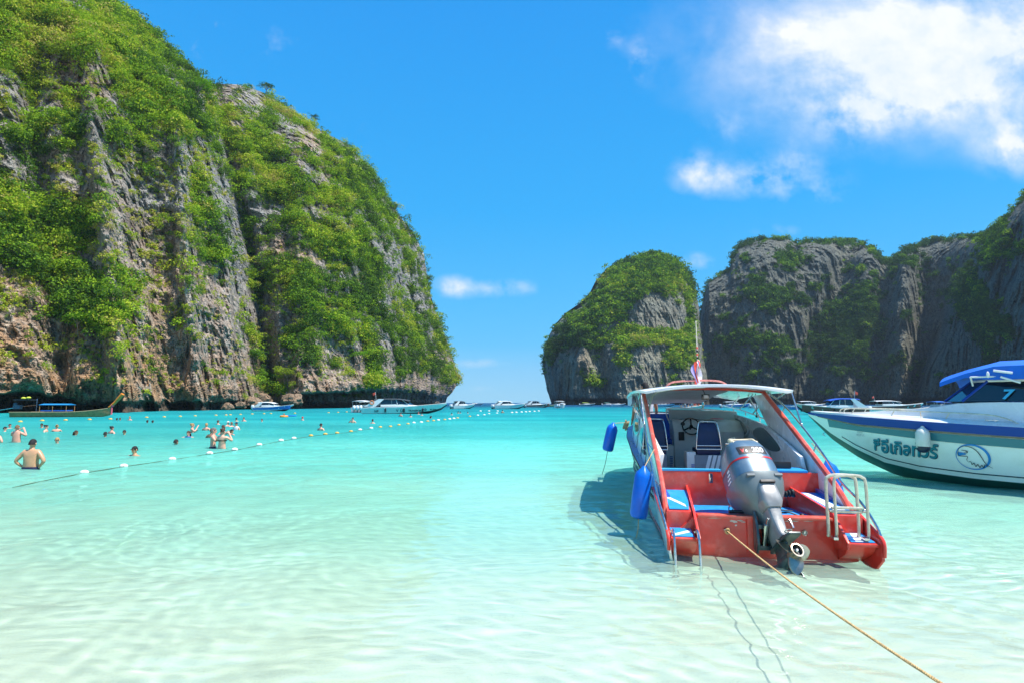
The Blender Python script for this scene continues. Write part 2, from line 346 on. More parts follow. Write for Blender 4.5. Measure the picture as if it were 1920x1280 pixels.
def foliage_object(name, P, scale, tint, label, n_leaf=110, leaf=.17, seed=3, mat=None):
    """the bushes of a cliff: one mesh of prototype crowns and points, spread by geometry nodes (ground cover)"""
    rg = np.random.default_rng(seed); V = []; F = []; ids = []; lr = []; base = 0; NPROTO = 4
    for k in range(NPROTO):
        v, f = bush_quads(rg, n_leaf, leaf, 5 + k)
        V.append(v); F.append(f + base); base += len(v); ids += [k + 1] * len(v); lr += list(np.repeat(rg.random(len(f)), 4))
    V.append(P); ids += [0] * len(P); lr += [0] * len(P)
    ob = mesh_np(name, np.concatenate(V), np.concatenate(F), mat or LEAF_MAT, False)
    me = ob.data
    def attr(nm, data):
        a = me.attributes.new(nm, 'FLOAT', 'POINT'); a.data.foreach_set('value', np.asarray(data, np.float32))
    attr('pid', ids); attr('leaf_rand', lr); z = np.zeros(base)
    attr('tint_in', np.concatenate([z, tint])); attr('scl', np.concatenate([z, scale]))
    ng = bpy.data.node_groups.new(name, 'GeometryNodeTree')
    ng.interface.new_socket('Geometry', in_out='INPUT', socket_type='NodeSocketGeometry'); ng.interface.new_socket('Geometry', in_out='OUTPUT', socket_type='NodeSocketGeometry')
    gi = N(ng, 'NodeGroupInput'); go = N(ng, 'NodeGroupOutput')
    def named(nm):
        a = N(ng, 'GeometryNodeInputNamedAttribute'); a.data_type = 'FLOAT'; a.inputs['Name'].default_value = nm; return a.outputs[0]
    def sep(k):
        s = N(ng, 'GeometryNodeSeparateGeometry'); s.domain = 'POINT'
        c = N(ng, 'FunctionNodeCompare'); c.data_type = 'FLOAT'; c.operation = 'EQUAL'; c.inputs['Epsilon'].default_value = .1
        lk(ng, named('pid'), c.inputs[0]); c.inputs[1].default_value = k; lk(ng, c.outputs[0], s.inputs['Selection']); lk(ng, gi.outputs[0], s.inputs[0]); return s.outputs[0]
    jn = N(ng, 'GeometryNodeGeometryToInstance')
    for k in range(NPROTO, 0, -1): lk(ng, sep(k), jn.inputs[0])
    # each prototype becomes its own instance
    jo = N(ng, 'GeometryNodeJoinGeometry')
    ng.nodes.remove(jn)
    for k in range(NPROTO, 0, -1):
        g2 = N(ng, 'GeometryNodeGeometryToInstance'); lk(ng, sep(k), g2.inputs[0]); lk(ng, g2.outputs[0], jo.inputs[0])
    iop = N(ng, 'GeometryNodeInstanceOnPoints'); iop.inputs['Pick Instance'].default_value = True
    st = N(ng, 'GeometryNodeStoreNamedAttribute'); st.data_type = 'FLOAT'; st.domain = 'POINT'; st.inputs['Name'].default_value = 'tint'
    lk(ng, sep(0), st.inputs['Geometry']); lk(ng, named('tint_in'), st.inputs['Value']); lk(ng, st.outputs[0], iop.inputs['Points'])
    lk(ng, jo.outputs[0], iop.inputs['Instance'])
    ri = N(ng, 'FunctionNodeRandomValue'); ri.data_type = 'INT'; ri.inputs[4].default_value = 0; ri.inputs[5].default_value = NPROTO - 1; lk(ng, ri.outputs[2], iop.inputs['Instance Index'])
    rv = N(ng, 'FunctionNodeRandomValue'); rv.data_type = 'FLOAT_VECTOR'; rv.inputs[0].default_value = (-.35, -.35, 0); rv.inputs[1].default_value = (.35, .35, 6.28)
    lk(ng, rv.outputs[0], iop.inputs['Rotation']); lk(ng, named('scl'), iop.inputs['Scale']); lk(ng, iop.outputs[0], go.inputs[0])
    md = ob.modifiers.new('spread', 'NODES'); md.node_group = ng
    tag(ob, label, 'vegetation', kind='stuff'); return ob
def interp_poly(pts, x):
    p = np.array(pts, float); return np.interp(x, p[:, 0], p[:, 1])
def tan_np(px, py):
    u = (px - CX) / FPX; v = -(py - CY) / FPX
    return u / (CP - SP * v), (SP + CP * v) / (CP - SP * v)
def sample_map(rows, cell, PX, PY):
    M = np.array([[int(c) for c in r] for r in rows], float) / 9.0
    h, w = M.shape
    x = np.clip(PX / cell - .5, 0, w - 1.001); y = np.clip(PY / cell - .5, 0, h - 1.001)
    xi = x.astype(int); yi = y.astype(int); fx = x - xi; fy = y - yi
    fx = fx * fx * (3 - 2 * fx); fy = fy * fy * (3 - 2 * fy)
    return (M[yi, xi] * (1 - fx) + M[yi, xi + 1] * fx) * (1 - fy) + (M[yi + 1, xi] * (1 - fx) + M[yi + 1, xi + 1] * fx) * fy
def rock_colors(X, Y, Z, orange, seed, tone=1.0, cool=0.0, wet=2.2):
    """limestone: pale and mid grey, tan, rust stains in vertical streaks, dark tide band"""
    g = fbm(X * .07, Y * .07, Z * .05, 4, seed); s = fbm(X * .45, Y * .45, Z * .05, 4, seed + 3); f = fbm(X * .9, Y * .9, Z * .9, 3, seed + 5)
    n = len(X)
    c = np.tile(np.array([.29, .285, .275]), (n, 1))
    def mix(c, k, col): return c * (1 - k[:, None]) + np.array(col) * k[:, None]
    c = mix(c, sstep(-.1, .45, g) * .7, (.38, .345, .29))
    c = mix(c, sstep(.05, .5, s) * .65, (.145, .15, .16))
    c = mix(c, sstep(.15, .5, -s) * .5, (.47, .43, .37))
    o = np.clip(orange + .25 * fbm(X * .12, Y * .12, Z * .09, 3, seed + 9) * (orange > .02), 0, 1)
    c = mix(c, o * sstep(-.5, .3, s + .3 * g + .2) * .85, (.50, .29, .14))
    c = mix(c, o * sstep(.1, .5, -s + .3 * f) * .8, (.66, .52, .38))
    c = mix(c, sstep(.25, .6, f) * .35, (.10, .10, .10))
    cr = np.abs(fbm(X * .33, Y * .33, Z * .10, 4, seed + 12, .6)); c = mix(c, (1 - sstep(.0, .055, cr)) * .75, (.055, .05, .05))  # dark crack lines: shade inside fissures painted into the rock colour
    st = fbm(X * .7, Y * .7, Z * .03, 2, seed + 14); c = mix(c, sstep(.3, .55, st) * .5, (.50, .47, .42)); c = mix(c, sstep(.25, .5, -st) * .45, (.12, .10, .085))
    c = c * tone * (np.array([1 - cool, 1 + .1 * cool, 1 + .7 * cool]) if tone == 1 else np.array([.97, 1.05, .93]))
    w = 1 - sstep(wet * .6, wet * 1.4, Z + .8 * f)
    c = mix(c, w * .85, (.055, .048, .038))
    return np.clip(c, 0, 1)
def grid_faces(m, n, off=0):
    i = np.arange(m * n).reshape(m, n) + off
    return np.stack([i[:-1, :-1], i[:-1, 1:], i[1:, 1:], i[1:, :-1]], -1).reshape(-1, 4)
def set_colors(ob, c):
    a = ob.data.color_attributes.new('rock_color', 'FLOAT_COLOR', 'POINT')
    a.data.foreach_set('color', np.concatenate([c, np.ones((len(c), 1))], 1).astype(np.float32).ravel())
def scatter(X, Y, Z, veg, W, count, seed, smin, smax, pxm, lift=.25):
    rg = np.random.default_rng(seed)
    w = veg * W; w = w / w.sum()
    idx = rg.choice(len(w), size=count, p=w)
    s = smin + (smax - smin) * rg.random(count) ** 1.8
    s *= .75 + .5 * np.clip(veg[idx], 0, 1)
    P = np.stack([X[idx], Y[idx], Z[idx]], -1)
    L = np.sqrt(P[:, 0] ** 2 + P[:, 1] ** 2)
    P[:, 0] -= P[:, 0] / L * s * lift; P[:, 1] -= P[:, 1] / L * s * lift; P[:, 2] += s * lift * .5
    P += rg.normal(0, .3, P.shape)
    return P, s, idx
# ---- left headland
SIL_L = [(-150, -60), (-120, 10), (-60, 110), (-30, 160), (0, 200), (15, 222), (35, 262), (60, 292), (90, 318), (115, 340), (150, 372), (158, 383), (148, 398), (152, 412), (160, 450), (172, 490), (188, 520), (215, 560), (245, 600), (270, 650), (310, 690),
         (360, 718), (400, 745), (440, 777), (480, 795), (530, 801), (590, 818), (640, 838), (680, 852), (705, 857), (722, 856), (735, 848), (745, 838), (756, 835), (775, 835), (830, 835)]
VEG_L = ["999999000000000000", "999998777000000000", "864699999000000000", "484389984699000000", "588689995757990000", "878479977844899900", "656338756996699900", "984424566986999000", "996722475699688900", "899322475856886700",
         "279953253999997770", "238965343789998780", "123675443536999990", "012335332648648998", "000011111671154353", "000000000000000000"]
ORA_L = ["000000000000000000", "000000000000000000", "005300000000000000", "006700003000000000", "000200004200000000", "002120000025000000", "001320020001400000", "113330020001200000", "112333310000200000", "123344520065000000",
         "554344642045000000", "665455543121000000", "888765543221100000", "999998665543343333", "999999887766554444", "777777666655554433"]
SURF = {}
def left_cliff():
    m, n = 570, 590
    PYr = np.concatenate([np.linspace(-150, 690, 420), np.linspace(692, 830, 150)])[:m]
    xr = interp_poly([(a, b) for a, b in SIL_L], PYr)
    u = np.linspace(0, 1, n)
    xl = np.full(m, -420.0)
    PX = xl[:, None] + (xr - xl)[:, None] * u[None, :]; PY = np.repeat(PYr[:, None], n, 1)
    jit = 4.5 * fbm(PYr * .03, PYr * 0 + 3, PYr * 0, 4, 71); PX += jit[:, None] * (u[None, :] ** 6)
    TX, TZ = tan_np(PX, PY)
    base = np.interp(PX, [-420, -100, 0, 230, 330, 430, 470, 500, 560, 640, 720, 800, 857], [62, 84, 98, 112, 126, 146, 158, 166, 163, 176, 215, 280, 345])
    zz = np.maximum(CAM_H + TZ * base, 0)
    D = base * (1 + 0.0)
    D = D + .32 * zz + .0016 * zz * zz
    # curl round the silhouette
    e = (xr[:, None] - PX) / 150.0
    D += (1 - np.sqrt(np.clip(1 - (1 - np.clip(e, 0, 1)) ** 2, 0, 1))) * np.interp(PY, [0, 400, 760], [55, 60, 60])
    # gully between the two buttresses
    gx = np.interp(PY, [-150, 150, 330, 520, 700, 760], [400, 395, 425, 470, 492, 505])
    side = PX - gx
    D += 16 * np.exp(-(side / 26) ** 2) + 14 * sstep(-8, 10, side) * np.interp(PY, [100, 760], [1.6, .4])
    for (cx0, cx1, w, a) in ((170, 235, 20, -7), (240, 330, 30, 5), (60, 120, 24, 6), (600, 640, 30, 5), (690, 735, 26, -5), (540, 545, 20, 4), (330, 372, 16, -6)):
        c0 = np.interp(PY, [200, 760], [cx0, cx1]); D += a * np.exp(-((PX - c0) / w) ** 2)
    X = TX * D; Z = CAM_H + TZ * D; Y = D
    amp = np.interp(D, [60, 350], [.8, 1.6])
    ln = lambda s: (X * s, Y * s)
    d = 6.0 * fbm(X * .03, Y * .03, Z * .025, 3, 1)
    d += 3.4 * fbm(X * .085, Y * .085, Z * .05, 3, 2, ridged=True)
    d += 2.4 * fbm(X * .26, Y * .26, Z * .11 + X * .03, 4, 3, .55, ridged=True)
    d += 1.5 * fbm(X * .62, Y * .62, Z * .30, 4, 4, .62, ridged=True)
    led = fbm(X * .05, Y * .05, Z * .30 + .16 * X, 2, 8); d += .6 * sstep(.0, .35, led)
    D2 = D - d * amp
    z0 = CAM_H + TZ * D
    # wave cut notch and the low caves
    cave = np.interp(PX, [-420, 0, 120, 150, 220, 400, 440, 470, 548, 562, 700, 790, 812, 835, 860], [10, 11, 10, 3, 3, 3, 6, 5, 3, 26, 30, 26, 8, 5, 4])
    ch = np.interp(PX, [-420, 0, 120, 150, 220, 400, 440, 470, 548, 562, 640, 700, 790, 812, 835, 860], [3.6, 3.6, 3.2, 1.8, 2.0, 2, 2.8, 2.2, 1.4, 4.2, 5.2, 6.4, 7.5, 5.0, 5, 5]) + 1.0 * fbm(X * .3, Y * .3, X * 0, 3, 14)
    k = 1 - sstep(ch * .82, ch * 1.06, z0); D2 = D2 + k * cave * np.clip((z0 + 1.6) / 2.4, .25, 1)
    over = np.exp(-((z0 - ch - 2.2) / 2.2) ** 2); D2 = D2 - over * 1.6
    # lower left bulging wall with concave hollows
    holl = fbm(X * .11, Y * .11, Z * .10, 2, 44)
    D2 += np.interp(PX, [0, 380, 470], [1, 1, 0]) * (1 - sstep(10, 20, z0)) * 3.0 * sstep(.0, .5, holl)
    X = TX * D2; Y = D2; Z = CAM_H + TZ * D2
    Z = np.where(Z < -5, -5, Z)
    fl = lambda a: a.ravel()
    X, Y, Z, PXf, PYf = map(fl, (X, Y, Z, PX, PY))
    V = np.stack([X, Y, Z], -1); F = grid_faces(m, n)
    ora = sample_map(ORA_L, 50, np.clip(PXf, 0, 899), np.clip(PYf, 0, 799))
    col = rock_colors(X, Y, Z, ora, 31, 1.0, 0.0, 2.0)
    veg = sample_map(VEG_L, 50, np.clip(PXf, 0, 899), np.clip(PYf, 0, 799)); edge = (xr[:, None] - PX).ravel()
    veg = np.where((edge < 30) & (PYf < 720), np.maximum(veg, .78), veg)
    veg = np.where(PYf < 0, .95, veg)
    vn = fbm(X * .10, Y * .10, Z * .10, 4, 55, .6)
    vn2 = fbm(X * .5, Y * .5, Z * .34, 3, 57, .6); vn3 = fbm(X * 1.3, Y * 1.3, Z * .8, 2, 58); rg_n = fbm(X * .085, Y * .085, Z * .05, 3, 2, ridged=True); dens = sstep(-.04, .14, .95 * veg - .77 + .85 * vn + .60 * vn2 + .45 * vn3 - .30 * rg_n)
    gull = sstep(.0, .6, veg) * .06
    dens = np.clip(dens + gull, 0, 1) * (Z > 3.0)
    soil_shade = (dens > .3)
    col[soil_shade] = col[soil_shade] * .35 + np.array([.05, .065, .02]) * .65  # soil under the bushes, darkened to carry the shade between crowns
    # back of the headland so it has its own thickness
    bu = np.linspace(0, 1, 30); br = np.arange(0, m, 3); BX = (xl[:, None] + (xr - xl)[:, None] * (1 - bu[None, :]))[br]; BY = PY[br][:, :30] * 0 + PYr[br][:, None]
    Dm = D2[br, -1][:, None]; BD = Dm + 160 * np.sin(bu * math.pi * .5)[None, :]
    bx, bz = tan_np(BX, BY); VB = np.stack([(bx * BD).ravel(), BD.ravel(), (CAM_H + bz * BD * (1 - .35 * bu[None, :]) - 1.5 * np.minimum(bu[None, :] * 20, 1)).ravel()], -1)
    FB = grid_faces(len(br), 30, len(V))
    ob = mesh_np('limestone_headland', np.concatenate([V, VB]), np.concatenate([F, FB]), CLIFF_MAT, False)
    set_colors(ob, np.concatenate([col, np.tile([.2, .2, .18], (len(VB), 1))])); tag(ob, kind='structure')
    ok = (PXf > -320)
    Wt = (Y / 130.0) ** 1.2 * ok
    P, s, idx = scatter(X, Y, Z, dens, Wt, 17500, 5, .45, 2.4, 0)
    s *= np.interp(Y[idx], [80, 350], [.85, 1.5])
    tn = fbm(X * .045, Y * .045, Z * .045, 3, 91)[idx]; rg = np.random.default_rng(8)
    tint = .42 + .66 * tn + rg.normal(0, .19, len(idx)) + .10 * (PXf[idx] < 260) * (PYf[idx] > 370) - .08 * (edge[idx] < 60)
    foliage_object('headland_jungle', P, s, np.clip(tint, .02, .98), 'dense bright green jungle covering the tall left headland', 230, .095, 3)
    # thin yellowish grass and scrub in the cracks of the bare rock
    thin = (1 - dens) * (Z > 5) * sstep(-.1, .35, fbm(X * .25, Y * .25, Z * .3, 3, 66)) * np.interp(PYf, [0, 560, 700, 740], [.9, 1, .8, .1])
    P, s, idx = scatter(X, Y, Z, thin, ok * 1.0, 9000, 6, .28, .75, 0, .1)
    SURF['xyz'] = np.stack([X, Y, Z], -1); SURF['px'] = PXf; SURF['py'] = PYf
    foliage_object('headland_scrub', P, s, np.clip(.80 + rg.normal(0, .14, len(idx)), .3, 1), 'yellowish grass and scrub clinging to the bare limestone of the left headland', 40, .25, 4)
left_cliff()
# ---- the rounded islet in the middle
def islet():
    L = [(484, 1226), (487, 1195), (495, 1165), (510, 1142), (535, 1118), (560, 1105), (575, 1092), (588, 1070), (600, 1050), (620, 1036), (650, 1022), (680, 1017), (710, 1022), (740, 1030), (757, 1033), (762, 1033), (790, 1033)]
    Rt = [(484, 1230), (486, 1248), (492, 1265), (505, 1283), (520, 1294), (545, 1304), (580, 1310), (620, 1313), (670, 1319), (710, 1326), (760, 1332), (790, 1334)]
    m, n = 260, 300
    PYr = np.concatenate([484 + (np.linspace(0, 1, 60) ** 2) * 30, np.linspace(515, 790, 200)])
    xl = interp_poly(L, PYr); xr = interp_poly(Rt, PYr); u = np.linspace(0, 1, n)
    jl = 3 * fbm(PYr * .06, PYr * 0, PYr * 0, 3, 5); xl = xl + jl; xr = xr - jl
    PX = xl[:, None] + (xr - xl)[:, None] * u; PY = np.repeat(PYr[:, None], n, 1)
    TX, TZ = tan_np(PX, PY)
    D = np.interp(PX, [1017, 1200, 1330], [455, 430, 470]) + 0 * PY
    zz = np.maximum(TZ * D, 0); D = D + .25 * zz + .0022 * zz * zz
    el = (PX - xl[:, None]) / 95; er = (xr[:, None] - PX) / 60
    for e, s in ((el, 70), (er, 60)): D += (1 - np.sqrt(np.clip(1 - (1 - np.clip(e, 0, 1)) ** 2, 0, 1))) * s
    D += 14 * np.exp(-((PX - np.interp(PY, [484, 757], [1080, 1140])) / 14) ** 2) - 10 * np.exp(-((PX - np.interp(PY, [484, 757], [1120, 1075])) / 22) ** 2)
    # a ledge at mid height where the jungle hangs
    D += 12 * sstep(648, 628, PY) * sstep(1130, 1180, PX)
    X = TX * D; Z = CAM_H + TZ * D
    d = 9 * fbm(X * .02, D * .02, Z * .014, 3, 101) + 6 * fbm(X * .07, D * .07, Z * .018, 4, 102, .6, ridged=True) + 3.2 * fbm(X * .2, D * .2, Z * .07, 4, 103, .65, ridged=True)
    D2 = D - d; z0 = CAM_H + TZ * D; D2 += 7 * (1 - sstep(2.5, 5, z0))
    X = (TX * D2).ravel(); Y = D2.ravel(); Z = np.maximum((CAM_H + TZ * D2).ravel(), -6); PXf = PX.ravel(); PYf = PY.ravel()
    gre = np.zeros_like(X)
    def blob(cx, cy, rx, ry, a):
        return a * np.exp(-((PXf - cx) / rx) ** 2 - ((PYf - cy) / ry) ** 2)
    veg = blob(1225, 520, 85, 36, .95) + blob(1150, 575, 50, 42, .8) + blob(1080, 620, 34, 22, .9) + blob(1225, 635, 70, 14, .75) + blob(1170, 665, 14, 28, .7) + blob(1275, 665, 24, 26, .95) + blob(1040, 670, 22, 28, .45) + blob(1290, 590, 14, 40, .6) + blob(1110, 645, 24, 14, .7) + .2
    veg -= blob(1240, 590, 50, 22, 1.1)
    vn = fbm(X * .05, Y * .05, Z * .045, 5, 155, .7); dens = sstep(-.12, .12, veg - .62 + .75 * vn + .75 * fbm(X * .15, Y * .15, Z * .08, 4, 7, .7)) * (Z > 8)
    ora = np.clip(blob(1070, 700, 18, 40, .9) + blob(1240, 600, 12, 30, .3) + blob(1100, 690, 12, 40, .6) + blob(1022, 720, 10, 30, .5) + .05, 0, 1) * .7
    col = rock_colors(X * .6, Y * .6, Z * .6, ora, 131, .74, .0, 3.2); soil_shade = dens > .3; col[soil_shade] = col[soil_shade] * .4 + np.array([.05, .07, .025]) * .6  # ground below the bushes darkened, shade between crowns put into its colour
    V = np.stack([X, Y, Z], -1); F = grid_faces(m, n)
    br = np.arange(0, m, 13); bu = np.linspace(0, 1, 20)
    BX = (xr[:, None] + (xl - xr)[:, None] * bu[None, :])[br]; BY = np.repeat(PYr[br][:, None], 20, 1)
    BD = D2[br, -1][:, None] * (1 - bu) + D2[br, 0][:, None] * bu + 80 * np.sin(bu * math.pi)[None, :]
    bx, bz = tan_np(BX, BY); VB = np.stack([(bx * BD).ravel(), BD.ravel(), (CAM_H + bz * D2[br, -1][:, None] * (1 + 0 * bu)).ravel()], -1)
    ob = mesh_np('limestone_islet', np.concatenate([V, VB]), np.concatenate([F, grid_faces(len(br), 20, len(V))]), CLIFF_MAT, False)
    set_colors(ob, np.concatenate([col, np.tile([.2, .2, .18], (len(VB), 1))])); tag(ob, kind='structure')
    P, s, idx = scatter(X, Y, Z, dens, np.ones(len(X)), 7500, 15, 1.1, 4.4, 0)
    rg = np.random.default_rng(18); tn = fbm(X * .02, Y * .02, Z * .02, 3, 191)[idx]
    foliage_object('islet_jungle', P, s, np.clip(  .30 + .6 * tn + rg.normal(0, .2, len(idx)), 0, 1), 'green jungle crown on the rounded limestone islet', 100, .16, 13)
islet()
# ---- the shaded range on the right
def right_range():
    top = [(1306, 640), (1311, 600), (1318, 560), (1328, 530), (1345, 518), (1368, 505), (1373, 480), (1385, 462), (1410, 450), (1450, 446), (1480, 450), (1496, 458), (1520, 452), (1560, 453), (1590, 451), (1620, 458), (1640, 470), (1660, 489),
           (1676, 485), (1690, 470), (1715, 460), (1740, 451), (1790, 446), (1840, 443), (1852, 440), (1870, 425), (1888, 405), (1905, 385), (1920, 370), (1960, 330), (2010, 290), (2080, 240), (2200, 200), (2400, 190)]
    m, n = 250, 560
    pxs = np.concatenate([np.linspace(1306, 1940, 500), np.linspace(1944, 2400, 60)]); ty = interp_poly(top, pxs) + 2.5 * fbm(pxs * .09, pxs * 0, pxs * 0, 4, 6)
    w = np.linspace(0, 1, m) ** .9
    PX = np.repeat(pxs[None, :], m, 0); PY = ty[None, :] + (800 - ty)[None, :] * w[:, None]
    TX, TZ = tan_np(PX, PY)
    D = np.interp(PX, [1306, 1330, 1400, 1600, 1700, 1780, 1850, 1920, 2100, 2400], [620, 560, 540, 520, 480, 430, 340, 300, 240, 190])
    zz = np.maximum(TZ * D, 0); D = D + .12 * zz + .0020 * zz * zz
    # the near buttress stands in front of the farther wall; its left edge slopes down
    bx0 = np.interp(PY, [370, 440, 560, 640, 700, 760], [1925, 1850, 1790, 1765, 1735, 1725]); near = sstep(-18, 14, PX - bx0)
    D = D + (1 - near) * np.where(PX > 1690, 60, 0) * sstep(1690, 1740, PX)
    e = (PY - ty[None, :]) / 40; D += (1 - np.sqrt(np.clip(1 - (1 - np.clip(e, 0, 1)) ** 2, 0, 1))) * 45
    D += 26 * np.exp(-((PX - np.interp(PY, [450, 760], [1600, 1500])) / 30) ** 2) + 22 * np.exp(-((PX - np.interp(PY, [480, 760], [1665, 1640])) / 24) ** 2) - 16 * np.exp(-((PX - 1440) / 46) ** 2)
    X = TX * D; Z = CAM_H + TZ * D
    d = 12 * fbm(X * .014, D * .014, Z * .010, 3, 201) + 9 * fbm(X * .05, D * .05, Z * .012, 4, 202, .6, ridged=True) + 4 * fbm(X * .16, D * .16, Z * .06, 4, 203, .65, ridged=True)
    d = d + np.interp(D, [300, 480], [5, 1.5]) * fbm(X * .09, D * .09, Z * .05, 4, 204, .6, ridged=True)
    D2 = D - d * np.interp(D, [200, 500], [.8, 1]); z0 = CAM_H + TZ * D; D2 += 8 * (1 - sstep(3, 6, z0))
    X = (TX * D2).ravel(); Y = D2.ravel(); Z = np.maximum((CAM_H + TZ * D2).ravel(), -6); PXf = PX.ravel(); PYf = PY.ravel()
    def blob(cx, cy, rx, ry, a): return a * np.exp(-((PXf - cx) / rx) ** 2 - ((PYf - cy) / ry) ** 2)
    dtop = PYf - interp_poly(top, PXf)
    veg = .55 * np.exp(-(dtop / 10) ** 2) + blob(1600, 600, 55, 60, .7) + blob(1540, 650, 60, 26, .55) + blob(1450, 560, 60, 20, .55) + blob(1480, 490, 40, 18, .6) + blob(1710, 490, 50, 16, .5) + blob(1820, 560, 40, 60, .8) + blob(1880, 460, 40, 40, .7) + blob(1700, 690, 40, 30, .6) + blob(1400, 640, 60, 40, .35) + blob(1860, 620, 40, 40, .5) + blob(1480, 690, 60, 20, .35) + blob(1570, 690, 60, 26, .35) + .16
    vn = fbm(X * .045, Y * .045, Z * .04, 5, 255, .7); dens = sstep(-.12, .12, veg - .62 + .75 * vn + .75 * fbm(X * .15, Y * .15, Z * .08, 4, 7, .7)) * (Z > 8)
    col = rock_colors(X * .6, Y * .6, Z * .6, np.clip(blob(1760, 720, 90, 30, .35) + blob(1700, 640, 60, 60, .15), 0, 1), 231, .47, .02, 3.2); soil_shade = dens > .3; col[soil_shade] = col[soil_shade] * .4 + np.array([.05, .07, .025]) * .6  # grey rock toned down, and bush ground darkened, to stand in for shade
    V = np.stack([X, Y, Z], -1); F = grid_faces(m, n)
    bc = np.arange(0, n, 8); bw = np.linspace(0, 1, 12); tp = D2[0][bc]
    VB = []
    for k in bw:
        DD = tp + 150 * math.sin(k * math.pi / 2); a = TX[0][bc]; zt = CAM_H + TZ[0][bc] * tp
        VB.append(np.stack([a * DD, DD, zt * (1 - k * k) - 6 * k], -1))
    VB = np.concatenate(VB)
    ob = mesh_np('limestone_range', np.concatenate([V, VB]), np.concatenate([F, grid_faces(12, len(bc), len(V))]), CLIFF_MAT, False)
    set_colors(ob, np.concatenate([col, np.tile([.2, .2, .18], (len(VB), 1))])); tag(ob, kind='structure')
    P, s, idx = scatter(X, Y, Z, dens, np.ones(len(X)) * (PXf < 2000), 12500, 25, .9, 3.8, 0)
    s *= np.interp(Y[idx], [250, 550], [.6, 1.05])
    rg = np.random.default_rng(28); tn = fbm(X * .02, Y * .02, Z * .02, 3, 291)[idx]
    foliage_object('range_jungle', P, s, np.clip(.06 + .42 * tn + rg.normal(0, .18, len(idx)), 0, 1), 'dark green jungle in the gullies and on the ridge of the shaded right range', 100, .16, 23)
right_range()

def surf_at(px, py):
    # the rendered pixel of every vertex is its ray, so look up the nearest one
    i = int(np.argmin((SURF['px'] - px) ** 2 + (SURF['py'] - py) ** 2)); return SURF['xyz'][i]
